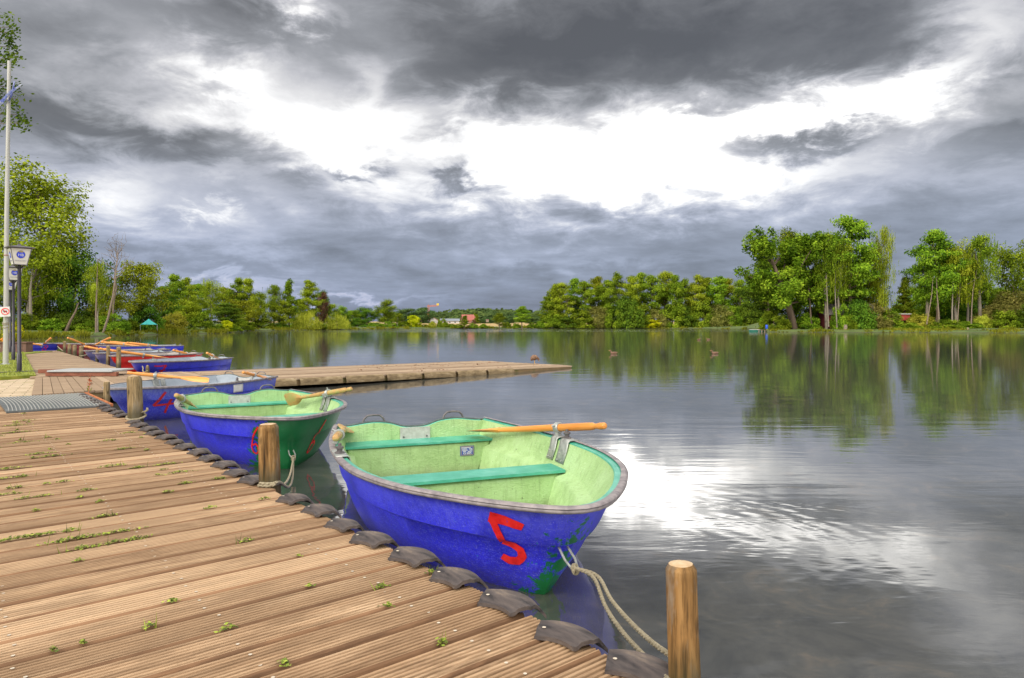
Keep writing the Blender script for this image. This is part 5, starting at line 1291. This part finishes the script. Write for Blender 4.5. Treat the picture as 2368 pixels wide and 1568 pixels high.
def house(name, cx, ybase, Y, w, dep, wh, rh, rz, wall, roof, label, cat, zb=None, windows=(), door=None, flat=False, over=.35):
    p = rayd(cx, ybase, Y); z = p.z if zb is None else zb
    R = empty(name, (p.x, p.y, z), rz, label, cat)
    mb = MB(); x, y = w / 2, dep / 2
    if flat:
        mb.box((0, 0, wh / 2), (w, dep, wh)); mb.build('wall', M[wall], R, smooth=False)
        mb = MB(); mb.box((0, 0, wh + rh / 2 + .002), (w + over * 2, dep + over * 2, rh)); mb.build('roof', M[roof], R, smooth=False)
    else:
        vs = [(-x, -y, -.5), (x, -y, -.5), (x, y, -.5), (-x, y, -.5), (-x, -y, wh), (x, -y, wh), (x, y, wh), (-x, y, wh), (-x, 0, wh + rh), (x, 0, wh + rh)]
        mb.add(vs, [(0, 1, 5, 4), (2, 3, 7, 6), (3, 0, 4, 8, 7), (1, 2, 6, 9, 5)]); mb.build('wall', M[wall], R, smooth=False)
        mb = MB(); sl = rh / y; X = x + over; yo = y + over; t_ = .16
        for sgn in (-1, 1):
            vs = [(-X, sgn * yo, wh - sl * over + .03), (X, sgn * yo, wh - sl * over + .03), (X, 0, wh + rh + .03), (-X, 0, wh + rh + .03)]
            vs += [(a, b_, c + t_) for a, b_, c in vs]
            mb.add(vs, [(0, 1, 2, 3), (4, 5, 6, 7), (0, 1, 5, 4), (1, 2, 6, 5), (2, 3, 7, 6), (3, 0, 4, 7)])
        mb.build('roof', M[roof], R, smooth=False)
    for wx, wz, ww, hh, mt_ in windows:
        mb = MB(); mb.box((wx, -y - .02, wz), (ww, .06, hh)); f = mb.build('window', M['white'], R, smooth=False)
        mb = MB(); mb.box((wx, -y - .055, wz), (ww * .8, .02, hh * .84)); mb.build('pane', M[mt_], f, smooth=False)
    if door:
        mb = MB(); mb.box((door[0], -y - .02, door[2] / 2), (door[1], .05, door[2])); mb.build('door', M[door[3]], R, smooth=False)
    return R
hut = house('hut', 1957, 753, 142.2, 9.6, 4.2, 2.4, 1.9, -.12, 'hutred', 'hutroof', 'dark red wooden hut with grey roof half hidden by birches on the right bank', 'hut', door=(-1.5, .9, 1.95, 'hutroof'))
mb = MB(); mb.box((-4.45, -2.125, 1.7), (.42, .03, .42)); mb.build('sign', M['yellow'], hut, smooth=False)
house('shed', 2087, 741, 143.5, 2.0, 1.8, 1.25, .16, .15, 'shedred', 'render', 'little red shed with a flat pale roof between bushes on the right bank', 'shed', flat=True, over=.2)
house('farmhouse', 1084, 748.5, 395, 7.6, 8, 1.9, 3.1, .25, 'brickwall', 'tile', 'farmhouse with steep red tiled roof beyond the pale field', 'house', windows=((-1.8, .9, 1, 1.2, 'glass'), (1.6, .9, 1, 1.2, 'glass')))
house('barn', 1040, 748.5, 390, 10.5, 6, 1.5, 1.15, .1, 'render', 'tilegrey', 'long low barn with grey roof and pale walls beyond the field', 'barn', windows=((-3, .8, 1.2, .8, 'glass'), (0, .8, 1.2, .8, 'glass'), (3, .8, 1.2, .8, 'glass')))
house('house', 1000, 748.5, 392, 3.2, 6, 2.2, 1.5, PI / 2 + .15, 'render', 'tile', 'small white gabled house left of the long barn', 'house')
house('house', 930, 748.5, 398, 6, 6, 1.2, 2.0, .2, 'render', 'tileold', 'house with brown roof under the broad trees left of the crane', 'house')
house('hide', 1127, 748.5, 388, 1.5, 1.5, 1.3, .3, .1, 'stake', 'tileold', 'small wooden hide on legs at the edge of the pale field', 'hide', flat=True, over=.1, zb=3.0)
# crane
p = rayd(991, 745, 520); R = empty('tower_crane', p, .15, 'red tower crane with yellow block rising behind the trees on the horizon', 'crane')
mb = MB(); H = rayd(991, 704.5, 520).z - p.z
for sx_ in (-.5, .5):
    for sy_ in (-.5, .5): mb.tube([(sx_, sy_, 0), (sx_, sy_, H - 2)], .16, 4)
for k in range(9):
    z0 = (H - 2) * k / 9; z1 = (H - 2) * (k + 1) / 9; s_ = 1 if k % 2 else -1
    mb.tube([(-.5 * s_, -.5, z0), (.5 * s_, -.5, z1)], .10, 4); mb.tube([(-.5, .5 * s_, z0), (-.5, -.5 * s_, z1)], .10, 4)
mb.tube([(-.5, 0, H - 2), (0, 0, H + .6), (.5, 0, H - 2)], .14, 4)
mb.build('mast', M['cranered'], R)
mb = MB(); J = 7.6
for dz in ((-.35, 0), (.35, 0), (0, .8)): mb.tube([(-1.2, dz[0], H - 1.6 + dz[1]), (J, dz[0], H - 1.0 + dz[1])], .13, 4)
for k in range(8): mb.tube([(-1 + k * J / 8, -.35, H - 1.55 + k * .07), (-1 + (k + .5) * J / 8, 0, H - .8 + k * .07), (-1 + (k + 1) * J / 8, .35, H - 1.5 + k * .07)], .09, 4)
mb.build('jib', M['cranered'], R)
mb = MB(); mb.box((J - .7, 0, H + .2), (1.6, 1.0, 1.4)); mb.build('cabin', M['yellow'], R, smooth=False)
# tent
p = ray(344, 769.5, .3); p = Vector((p.x, p.y, .75)) ; T = rayd(344, 737, 101)
R = empty('pavilion_tent', (T.x, T.y, .5), .5, 'turquoise pavilion tent among the trees of the left shore', 'tent')
mb = MB(); s_ = 1.12; e = T.z - .5
eave = rayd(344, 750.5, 101).z - .5
c4 = [(-s_, -s_), (s_, -s_), (s_, s_), (-s_, s_)]; rows = []
for k in range(6):
    f = k / 5; rows.append([Vector((x * (1 - f), y * (1 - f), eave + (e - eave) * (f ** 1.25))) for x, y in c4])
vs = [v_ for r in rows for v_ in r]
mb.add(vs, [(k * 4 + i, k * 4 + (i + 1) % 4, (k + 1) * 4 + (i + 1) % 4, (k + 1) * 4 + i) for k in range(5) for i in range(4)]); 
mb.build('canopy', M['tentcloth'], R, smooth=False)
for x, y in c4:
    mb = MB(); mb.tube([(x * .97, y * .97, -.2), (x * .97, y * .97, eave)], .03, 6); mb.build('pole', M['metal'], R)

# ---------------------------------------------------------------- lamps, flagpole, planter
PHI = .80
def lamp(px_, yb, Yd, label):
    p = Vector(((px_ - 1184) / 1600 * Yd, Yd, .275)); R = empty('lamp_post', p, PHI, label, 'lamp post', 'lamp posts on the lawn')
    mb = MB(); mb.tube([(0, 0, -.1), (0, 0, .42), (0, 0, .43), (0, 0, 2.46)], [.052, .052, .040, .036], 12); mb.build('pole', M['black'], R, ang=50)
    mb = MB(); mb.box((0, 0, .008), (.75, .08, .02)); mb.build('foot_plate', M['metaldark'], R, smooth=False)
    mb = MB()
    for a in range(4):
        w = PI / 4 + a * PI / 2; mb.tube([(.02 * math.cos(w), .02 * math.sin(w), 2.36), (.13 * math.cos(w), .13 * math.sin(w), 2.47)], .009, 6)
    mb.build('bracket', M['black'], R)
    b0, b1, z0, z1 = .125, .20, 2.46, 2.83
    mb = MB(); vs = [(sx_ * b, sy_ * b, z) for b, z in ((b0, z0), (b1, z1)) for sx_, sy_ in ((-1, -1), (1, -1), (1, 1), (-1, 1))]
    mb.add(vs, [(3, 2, 1, 0), (4, 5, 6, 7), (0, 1, 5, 4), (1, 2, 6, 5), (2, 3, 7, 6), (3, 0, 4, 7)]); lan = mb.build('lantern', M['lampwhite'], R, smooth=False)
    mb = MB()
    for sx_, sy_ in ((-1, -1), (1, -1), (1, 1), (-1, 1)): mb.tube([(sx_ * b0, sy_ * b0, z0), (sx_ * b1, sy_ * b1, z1)], .010, 6)
    for b, z in ((b0, z0), (b1, z1)): mb.tube([(-b, -b, z), (b, -b, z), (b, b, z), (-b, b, z)], .010, 6, closed=True)
    mb.build('frame', M['lamproof'], lan)
    mb = MB(); mb.box((0, 0, z1 + .022), (.52, .52, .02)); mb.box((0, 0, z1 + .05), (.46, .46, .036), taper=.35); mb.box((0, 0, z1 + .085), (.06, .06, .05)); mb.build('roof', M['lamproof'], R, smooth=False)
    tilt = math.atan2(b1 - b0, z1 - z0)
    for fy, rot in ((-1, 0), (-1, -PI / 2)):
        E_ = empty('emblem', (0, 0, 0)); E_.parent = lan; E_.rotation_euler = (0, 0, rot)
        rx = PI / 2 + tilt
        def onf(u_, v_, lift=.004):      # point of the sloping pane, v up from its foot
            f = v_ / (z1 - z0); return Vector((u_, -(b0 + (b1 - b0) * f) - lift, z0 + v_))
        mb = MB(); n = 28
        for rr, lf, mi in ((.086, .004, 0), (.080, .006, 1)):
            mb.add([onf(rr * math.cos(2 * PI * k / n), .225 + rr * math.sin(2 * PI * k / n), lf) for k in range(n)], [tuple(range(n))], mi)
        # crown
        cp = [(-.045, .290), (-.030, .300), (-.022, .318), (-.008, .306), (0, .326), (.008, .306), (.022, .318), (.030, .300), (.045, .290), (.038, .272), (-.038, .272)]
        mb.add([onf(u_, v_, .008) for u_, v_ in cp], [tuple(range(len(cp)))[::-1]], 0)
        o_ = mb.build('disc', [M['gold'], M['blue']], lan, smooth=False); o_.rotation_euler = (0, 0, rot)
        bpy.data.objects.remove(E_)
        for s_, sz, v_, mt_, sxx in (('HB', .085, .212, 'white', 1.0), ('MÜNCHEN', .034, .085, 'lettergrey', 1.25)):
            q_ = Matrix.Rotation(rot, 3, 'Z') @ onf(0, v_, .010)
            text('lettering', s_, sz, mt_, lan, q_, (rx, 0, rot), .0008, sxx)
    return R
lamp(44.5, 860, 15.9, 'nearest lamp post with lantern, standing on the lawn beside the boardwalk')
lamp(31, 831, 21.3, 'middle lamp post of the three with white lanterns')
lamp(24, 813, 27.2, 'farthest lamp post, its lantern partly behind the flagpole')
Yp = 19.0; pb_ = rayd(13, 840, Yp); R = empty('flagpole', (pb_.x, pb_.y, .27), 0, 'tall pale grey flagpole at the left edge of the picture', 'flagpole')
tz = rayd(20, 141, Yp).z - .27
mb = MB(); mb.tube([(0, 0, -.2), (.0, 0, .02), (.005, 0, .7), (.03, 0, tz * .5), (.10, 0, tz)], [.070, .068, .064, .054, .044], 16); mb.build('pole', M['polegrey'], R)
mb = MB(); mb.lathe([(.12, -.02), (.12, .01), (.10, .03)], 16); mb.build('foot', M['metal'], R)
def polex(z): return .03 * z / (tz * .5) if z < tz * .5 else .03 + .07 * (z - tz * .5) / (tz * .5)
mb = MB()
for k in range(3):
    z = 1.02 + .06 * k + .02 * (k % 2); mb.tube([(.072 * math.cos(a * PI / 7), .072 * math.sin(a * PI / 7), z + .015 * math.sin(a)) for a in range(14)], .012, 6, closed=True)
mb.tube([(-.10, -.05, 1.05), (-.13, -.06, .8), (-.16, -.03, .6), (-.12, -.02, .45)], .008, 6)
tag(mb.build('rope', M['rope'], loc=(0, 0, 0)), 'pale rope wound round the flagpole below the little sign', 'rope').location = R.location
z = 3.0; mb = MB(); mb.tube([(polex(z) + .064 * math.cos(a * PI / 7), .064 * math.sin(a * PI / 7), z) for a in range(14)], .010, 6, closed=True); mb.build('band', M['tile'], R)
# prohibition sign tied to the pole
sp = rayd(9, 721, Yp - .12); SR = empty('notice_sign', sp, .55, 'small white notice with a red prohibition ring tied to the flagpole', 'sign')
mb = MB(); mb.box((0, 0, 0), (.27, .008, .27), rot=Matrix.Rotation(-.08, 3, 'Y')); mb.build('board', M['white'], SR, smooth=False)
mb = MB(); ci = (.03, -.008, .01)
mb.tube([(ci[0] + .085 * math.cos(a * PI / 12), ci[1], ci[2] + .085 * math.sin(a * PI / 12)) for a in range(24)], .010, 6, closed=True)
mb.tube([(ci[0] - .06, ci[1], ci[2] + .06), (ci[0] + .06, ci[1], ci[2] - .06)], .009, 6)
mb.build('prohibition_ring', M['redpaint'], SR)
mb = MB(); mb.box((ci[0], -.006, ci[2] + .005), (.08, .004, .03)); mb.box((ci[0] - .03, -.006, ci[2] + .02), (.025, .004, .025)); mb.box((ci[0] + .02, -.006, ci[2] - .02), (.012, .004, .03)); mb.box((ci[0] - .02, -.006, ci[2] - .02), (.012, .004, .03)); mb.build('pictogram', M['black'], SR, smooth=False)
# limp blue and white streamer
for pts, wd, lab in ((((-6, 246), (8, 232), (22, 216), (36, 206), (50, 195)), .07, 'blue and white streamer fluttering from the flagpole top'), (((20, 236), (26, 222), (31, 200), (33, 188)), .05, 'short pale streamer end hanging beside the flagpole')):
    P = [rayd(x, y, Yp - .15 + .08 * math.sin(i * 2)) for i, (x, y) in enumerate(pts)]; mb = MB(); rows = []
    for i, p in enumerate(P):
        w_ = wd * (1 - .75 * i / (len(P) - 1)); rows.append([p + Vector((.02 * math.sin(i * 3), 0, -w_)), p + Vector((0, .04, 0)), p + Vector((-.02, 0, w_))])
    n = 3; vs = [q_ for r in rows for q_ in r]
    mb.add(vs, [(i * n + k, i * n + k + 1, (i + 1) * n + k + 1, (i + 1) * n + k) for i in range(len(rows) - 1) for k in range(2)])
    o = mb.build('streamer', M['streamer'], loc=P[0]); so = o.modifiers.new('thick', 'SOLIDIFY'); so.thickness = .004
    tag(o, lab, 'streamer')
# planter with bush and orange flowers
p = Vector(((15 - 1184) / 1600 * 27.6, 27.6, .275)); R = empty('planter_box', p, .12, 'brown wooden planter box at the far end of the lawn', 'planter')
mb = MB(); mb.box((0, 0, .19), (1.7, .5, .38)); mb.box((0, 0, .39), (1.78, .58, .04)); mb.build('box', M['planter'], R, smooth=False)
def smallplant(name, c, rx, rz_, n, leaf, mats, label, cat, flowers=0):
    q = random.Random(len(label)); mb = MB()
    for _ in range(n):
        d_ = Vector((q.gauss(0, 1), q.gauss(0, 1), q.gauss(0, 1))).normalized() * q.random() ** .4
        pp_ = Vector((d_.x * rx, d_.y * rx * .8, rz_ + d_.z * rz_)); nr = (d_ + Vector((q.gauss(0, .5), q.gauss(0, .5), .4))).normalized(); e1 = nr.orthogonal().normalized(); e2 = nr.cross(e1); s_ = leaf * q.uniform(.6, 1.2)
        mb.add([pp_ - e1 * s_, pp_ - e2 * s_ * .6, pp_ + e1 * s_, pp_ + e2 * s_ * .6], [(0, 1, 2, 3)], rnd=q.uniform(.2, .9))
    o = mb.build(name, mats, smooth=False, rnd=True); o.location = c; return tag(o, label, cat)
smallplant('bush', p + Vector((.25, 0, .40)), .42, .42, 700, .055, LEAF['bright'], 'bright green bush growing in the brown planter box', 'bush')
smallplant('flowers', p + Vector((.12, -.26, .40)), .16, .10, 160, .04, M['flower'], 'orange flowers at the front of the planter box', 'flowers')

# ---------------------------------------------------------------- ducks
def duck(p, rz, label, s=1.0, stand=False):
    R = empty('duck', p, rz, label, 'duck', 'ducks', s)
    if not stand:
        P = [(-.24, 0, .11, .008), (-.20, 0, .10, .035), (-.14, 0, .075, .068), (-.05, 0, .055, .092), (.05, 0, .052, .094), (.12, 0, .075, .072), (.155, 0, .13, .040), (.165, 0, .18, .033), (.18, 0, .215, .040), (.205, 0, .22, .038), (.235, 0, .212, .022)]
        bill = [((.235, 0, .212), .018), ((.27, 0, .202), .015), ((.295, 0, .198), .010)]
    else:     # standing, head bent down over the breast
        P = [(-.11, 0, .09, .010), (-.10, 0, .12, .04), (-.075, 0, .165, .075), (-.03, 0, .195, .095), (.03, .0, .20, .092), (.075, 0, .185, .062), (.105, 0, .175, .042), (.125, 0, .155, .038), (.14, 0, .13, .034), (.145, 0, .11, .022)]
        bill = [((.145, 0, .112), .016), ((.148, 0, .085), .013), ((.148, 0, .068), .008)]
    mb = MB(); mb.tube([q_[:3] for q_ in P], [q_[3] for q_ in P], 12); mb.build('body', M['feather'], R, ang=180)
    mb = MB(); mb.tube([b_[0] for b_ in bill], [b_[1] for b_ in bill], 8); mb.build('bill', M['bill'], R)
    if stand:
        for sy_ in (-.03, .03):
            mb = MB(); mb.tube([(-.005, sy_, .12), (0, sy_, .04), (.0, sy_, .006)], .008, 6); mb.box((.02, sy_, .004), (.06, .035, .006)); mb.build('leg', M['bill'], R)
    else:
        for sy_ in (-1, 1):
            mb = MB(); mb.tube([(.08, sy_ * .075, .085), (0, sy_ * .088, .085), (-.10, sy_ * .06, .105), (-.19, sy_ * .02, .125)], [.02, .035, .028, .006], 8); mb.build('wing', M['feather'], R, ang=180)
dp = ray(1236, 840.8, .083); duck(dp, .1, 'brown duck standing with bent head on the tip of the jetty', 1.0, True)
for x, y, rz, lab in ((1419, 818.5, PI - .1, 'nearest swimming duck, left of the other swimmers'), (1653, 818.5, PI + .1, 'swimming duck on the right, level with the nearest swimmer'), (1616, 786.3, 0.4, 'left one of two small ducks swimming farther out'), (1638, 785.8, PI, 'right one of two small ducks swimming farther out')):
    p = ray(x, y, 0); duck((p.x, p.y, -.012), rz, lab, .8)
# wind-blown leaves on the jetty
mb = MB(); q = random.Random(4)
for _ in range(46):
    a_, b_ = q.uniform(.35, .93), q.uniform(.1, .9)
    pt = jA.lerp(jB, a_).lerp(jD.lerp(jC, a_), b_) + Vector((0, 0, .012))
    for _ in range(q.randint(1, 7)):
        c = pt + Vector((q.gauss(0, .09), q.gauss(0, .09), q.uniform(0, .02))); an = q.uniform(0, 6.3); s_ = q.uniform(.015, .04); e1 = Vector((math.cos(an), math.sin(an), q.uniform(-.3, .5))) * s_; e2 = Vector((-math.sin(an), math.cos(an), q.uniform(-.2, .4))) * s_ * .6
        mb.add([c - e1, c - e2, c + e1, c + e2], [(0, 1, 2, 3)])
tag(mb.build('dead_leaves', noisy('dead_leaf', [(.3, (.12, .05, .02)), (.7, (.28, .13, .06))], 9, rough=.9), smooth=False), 'scattered brown dead leaves lying on the jetty boards', 'leaves', kind='stuff')
# dock weed in the gap by the ramp
p = ray(205, 909, .3); q = random.Random(6); mb = MB()
for k in range(34):
    h_ = q.uniform(.02, .26); a = q.uniform(0, 6.3); c = Vector((q.gauss(0, .012) + h_ * .12, q.gauss(0, .012), h_)); L = Vector((math.cos(a) * .04, math.sin(a) * .04, q.uniform(.01, .05))); s_ = Vector((-math.sin(a), math.cos(a), 0)) * .013
    mb.add([c, c + L * .5 + s_, c + L, c + L * .5 - s_], [(0, 1, 2, 3)], m=0 if h_ < .10 else 1)
mb.tube([(0, 0, 0), (.01, 0, .12), (.03, 0, .28)], [.007, .005, .002], 5, m=1)
tag(mb.build('weed', [LEAF['bright'], M['cranered']], smooth=False), 'reddish dock weed sprouting at the far edge of the ribbed ramp', 'weed').location = p

# ---------------------------------------------------------------- right bank waterside: punt, landing stage, barrel, stakes, log boom
p = ray(1762, 767.3, 0); R = empty('punt', (p.x, p.y, 0), -.05, 'dark green flat boat with pale gunwale moored at the landing stage', 'boat')
mb = MB(); rows = []; rim = []
for k in range(13):
    s_ = k / 12; x = -2.5 + 5.0 * s_; up = .16 * max(0, s_ - .35) ** 1.5; hw_ = .52 * math.sin(PI * (.16 + .70 * s_)) ** .5
    rows.append([Vector((x, -hw_ - .05, .42 + up)), Vector((x, -hw_, .12 + up * .5)), Vector((x, -hw_ * .8, -.1)), Vector((x, hw_ * .8, -.1)), Vector((x, hw_, .12)), Vector((x, hw_ + .05, .42 + up))]); rim.append(rows[-1])
loft(mb, rows); mb.add(rows[0], [(0, 1, 2, 3, 4, 5)]); mb.add(rows[-1], [(5, 4, 3, 2, 1, 0)]); mb.build('hull', M['punt'], R)
mb = MB()
for j in (0, 5): mb.tube([r[j] + Vector((0, 0, .03)) for r in rim], .05, 6)
mb.build('gunwale', M['render'], R)
p = ray(1766, 767.8, 0); R = empty('landing_stage', (p.x, p.y - .4, 0), 0, 'small wooden landing stage on stubby posts at the left end of the right bank', 'landing stage')
mb = MB(); mb.box((0, 0, .40), (2.6, .5, .06)); mb.build('deck', M['stake'], R, smooth=False)
for k in range(5):
    mb = MB(); mb.tube([(-1.15 + .57 * k, -.15, -.3), (-1.13 + .57 * k, -.15, .36)], [.11, .09], 8); mb.build('post', M['stake'], R)
p = rayd(1773, 760.5, 137.5); R = empty('barrel', p, 0, 'bright blue plastic barrel standing on the landing stage', 'barrel')
mb = MB(); mb.lathe([(.22, 0), (.25, .04), (.25, .28), (.265, .30), (.25, .32), (.25, .54), (.265, .56), (.25, .58), (.25, .70), (.23, .76)], 16); mb.build('body', M['barrel'], R)
mb = MB(); mb.lathe([(.235, .762), (.235, .79), (.06, .80), (.06, .815)], 16); mb.build('lid', M['barrel'], R)
for x, yt, yb, w, lab in ((1955, 751, 768.2, 8, 'broad grey stake standing at the water below the birches'), (2147, 760, 767.5, 5, 'small stake at the water below the birch clump'), (2237, 757.5, 769, 6, 'leaning stake at the water right of the birch clump'), (2108, 764.5, 769, 6, 'stub of a stake at the log boom below the red shed'), (2281, 764.5, 769, 7, 'pale stub at the right end of the log boom')):
    p = ray(x, yb, 0); h_ = rayd(x, yt, p.y).z; mb = MB(); r_ = w * p.y / 3200
    mb.tube([(0, 0, -.4), (.02, 0, h_ * .5), ((.12 if 'lean' in lab else .03), 0, h_)], [r_, r_ * .95, r_ * .85], 9, wob=.15, seed=x)
    o = mb.build('stake', M['stake'], ang=60); o.location = p; tag(o, lab, 'stake', 'stakes along the right bank')
p0, p1 = ray(1984, 768.6, 0), ray(2285, 768.2, 0); mb = MB()
mb.tube([p0.lerp(p1, k / 10) + Vector((0, .06 * math.sin(k * 2), .03)) for k in range(11)], .09, 8)
tag(mb.build('log_boom', M['render'], loc=p0), 'long thin pale log floating along the edge of the right bank', 'log')

# ---------------------------------------------------------------- camera, sky, sun
cam = bpy.data.cameras.new('camera'); co_ = bpy.data.objects.new('camera', cam); COL.objects.link(co_)
co_.location = (0, 0, CAMH); co_.rotation_euler = (PI / 2, 0, 0)
cam.sensor_width = 36; cam.lens = 36 * 1600 / 2368; cam.shift_y = -32 / 2368; cam.clip_start = .05; cam.clip_end = 6000
S.camera = co_
SUN_EL, SUN_AZ = 32, 228      # sun behind and a little left of the viewer, veiled by cloud
sl = bpy.data.lights.new('sun', 'SUN'); sl.energy = 1.5; sl.angle = math.radians(22); sl.color = (1, .93, .82)
so_ = bpy.data.objects.new('sun', sl); COL.objects.link(so_)
el, az = math.radians(SUN_EL), math.radians(SUN_AZ)
dirv = Vector((math.sin(az) * math.cos(el), math.cos(az) * math.cos(el), math.sin(el)))
so_.rotation_euler = dirv.to_track_quat('Z', 'Y').to_euler()
W = bpy.data.worlds.new('World'); S.world = W; W.use_nodes = True; t = NT(W.node_tree)
for n in list(t.n): t.n.remove(n)
out = t.node('ShaderNodeOutputWorld')
sky = t.node('ShaderNodeTexSky'); sky.sky_type = 'NISHITA'; sky.sun_disc = False; sky.sun_elevation = el; sky.sun_rotation = az
g = t.node('ShaderNodeTexCoord').outputs['Generated']
sx = t.node('ShaderNodeSeparateXYZ'); t.link(g, sx.inputs[0]); X, Y, Z = sx.outputs
A = t.math('MULTIPLY', t.math('ARCTAN2', X, Y), 1600); E_ = t.math('MULTIPLY', t.math('ARCSINE', Z), 1600)
def azel(x, y): return math.atan((x - 1184) / 1600) * 1600, math.atan((752 - y) / math.hypot(1600, x - 1184)) * 1600
# cloud layer seen in perspective
zz = t.math('ADD', t.math('MAXIMUM', Z, 0.0), .13)
cv = t.node('ShaderNodeCombineXYZ'); t.link(t.math('DIVIDE', X, zz), cv.inputs[0]); t.link(t.math('DIVIDE', Y, zz), cv.inputs[1]); cv.inputs[2].default_value = .37
n1 = t.noise(cv.outputs[0], 1.15, 8, .58, .35); n2 = t.noise(t.mapping(cv.outputs[0], loc=(4.3, 1.7, .2)), 3.2, 7, .6, .2)
av = t.node('ShaderNodeCombineXYZ'); t.link(t.math('MULTIPLY', A, .0022), av.inputs[0]); t.link(t.math('MULTIPLY', E_, .0048), av.inputs[1])
n3 = t.noise(av.outputs[0], 1.6, 8, .6, .6)
n4 = t.noise(t.mapping(av.outputs[0], loc=(7, 3, 0)), 3.5, 7, .62, .4)
wA = t.math('ADD', A, t.math('MULTIPLY', t.math('SUBTRACT', n3, .5), 420)); wA = t.math('ADD', wA, t.math('MULTIPLY', t.math('SUBTRACT', n2, .5), 180))
wE = t.math('ADD', E_, t.math('MULTIPLY', t.math('SUBTRACT', n4, .5), 190)); wE = t.math('ADD', wE, t.math('MULTIPLY', t.math('SUBTRACT', n1, .5), 90))
BL_ = [(380, 190, 520, 210, .07), (1500, 70, 560, 130, -.42), (1150, 170, 210, 85, -.26), (1850, 120, 330, 75, -.16), (1380, 370, 420, 105, .47), (1250, 330, 700, 200, .10), (1080, 300, 230, 60, .22), (1760, 290, 330, 70, .44), (1450, 430, 340, 50, .27), (1950, 235, 180, 45, .16),
       (2310, 55, 110, 70, .36), (2130, 190, 110, 50, .32), (520, 165, 130, 42, .34), (680, 18, 75, 35, .50), (720, 300, 190, 70, .26), (240, 450, 130, 48, .30), (860, 190, 60, 70, .22), (640, 400, 300, 26, .10), (900, 460, 120, 40, .12),
       (420, 325, 210, 38, -.34), (90, 270, 130, 50, -.24), (500, 45, 170, 45, -.18), (40, 60, 160, 120, -.10), (680, 400, 75, 26, -.30), (1040, 432, 52, 22, -.42), (835, 392, 50, 16, -.40), (1860, 325, 130, 30, -.66), (1630, 252, 85, 24, -.30),
       (2260, 215, 130, 55, -.24), (2330, 320, 150, 30, -.18), (1500, 560, 800, 95, -.07), (480, 545, 330, 60, .10), (540, 655, 210, 16, .24), (860, 692, 130, 11, .24), (500, 490, 60, 16, .22), (1300, 600, 300, 20, .06), (1150, 690, 800, 70, -.06), (1340, 300, 40, 40, -.22), (1000, 300, 40, 30, -.2)]
acc = None
for x, y, rx, ry, k in BL_:
    a0, e0 = azel(x, y)
    qx = t.math('POWER', t.math('MULTIPLY', t.math('SUBTRACT', wA, a0), 1 / rx), 2)
    qy = t.math('POWER', t.math('MULTIPLY', t.math('SUBTRACT', wE, e0), 1 / ry), 2)
    g_ = t.math('MULTIPLY', t.math('POWER', 2.71828, t.math('MULTIPLY', t.math('ADD', qx, qy), -1.0)), k)
    acc = g_ if acc is None else t.math('ADD', acc, g_)
# only the part of the sky over the lake carries this pattern; elsewhere a broken overcast, brightened behind the viewer as added fill
fr = t.math('MULTIPLY', t.math('ADD', Y, .25), 3, clamp=True)
acc = t.math('MULTIPLY', acc, fr)
nz = t.math('ADD', t.math('MULTIPLY', t.math('SUBTRACT', n1, .5), .54), t.math('MULTIPLY', t.math('SUBTRACT', n2, .5), .32))
nz = t.math('ADD', nz, t.math('ADD', t.math('MULTIPLY', t.math('SUBTRACT', n3, .5), .22), t.math('MULTIPLY', t.math('SUBTRACT', n4, .5), .28)))
low = t.math('SUBTRACT', 1.0, t.math('MULTIPLY', E_, 1 / 260), clamp=True)      # calmer towards the horizon
nz = t.math('MULTIPLY', nz, t.math('SUBTRACT', 1.0, t.math('MULTIPLY', low, .45)))
v = t.math('ADD', t.math('ADD', acc, nz), t.math('SUBTRACT', .47, t.math('MULTIPLY', low, .10)))
zen = t.math('MULTIPLY', t.math('SUBTRACT', E_, 780), 1 / 500, clamp=True); zen2 = t.math('MAXIMUM', zen, t.math('SUBTRACT', 1.0, fr))
v = t.math('ADD', v, t.math('ADD', t.math('MULTIPLY', zen, .22), t.math('MULTIPLY', t.math('SUBTRACT', 1.0, fr), .46)))  # unseen sky behind the viewer raised to fill the sides facing the camera
col = t.ramp(t.math('MULTIPLY', v, .7), [(.0, (.070, .070, .073)), (.16, (.115, .116, .121)), (.30, (.215, .219, .232)), (.42, (.36, .36, .38)), (.52, (.53, .525, .53)), (.61, (.74, .735, .73)), (.70, (1.05, 1.03, 1.0)), (.86, (3.6, 3.5, 3.35))])
blu = t.math('MULTIPLY', t.math('SUBTRACT', 1.0, t.math('MULTIPLY', E_, 1 / 400), clamp=True), t.math('SUBTRACT', 1.0, t.math('MULTIPLY', t.math('SUBTRACT', v, .55), 3.0), clamp=True), clamp=True)
col = t.mix(blu, col, (.82, .98, 1.38), 'MULTIPLY')
wm = t.math('MULTIPLY', t.math('SUBTRACT', 1.0, t.math('MULTIPLY', E_, 1 / 130), clamp=True), t.math('MULTIPLY', t.math('SUBTRACT', v, .42), 4, clamp=True))
col = t.mix(wm, col, (1.08, .95, .90), 'MULTIPLY')
b1, b2 = t.node('ShaderNodeBackground'), t.node('ShaderNodeBackground')
t.link(sky.outputs[0], b1.inputs[0]); b1.inputs[1].default_value = .06
t.link(col, b2.inputs[0]); b2.inputs[1].default_value = 1.0
mx = t.node('ShaderNodeMixShader'); mx.inputs[0].default_value = .90
t.link(b1.outputs[0], mx.inputs[1]); t.link(b2.outputs[0], mx.inputs[2]); t.link(mx.outputs[0], out.inputs[0])
S.view_settings.view_transform = 'Standard'; S.view_settings.look = 'None'; S.view_settings.exposure = 0.68; S.view_settings.gamma = 1
S.cycles.max_bounces = 6; S.cycles.diffuse_bounces = 3; S.cycles.glossy_bounces = 3; S.cycles.use_denoising = True
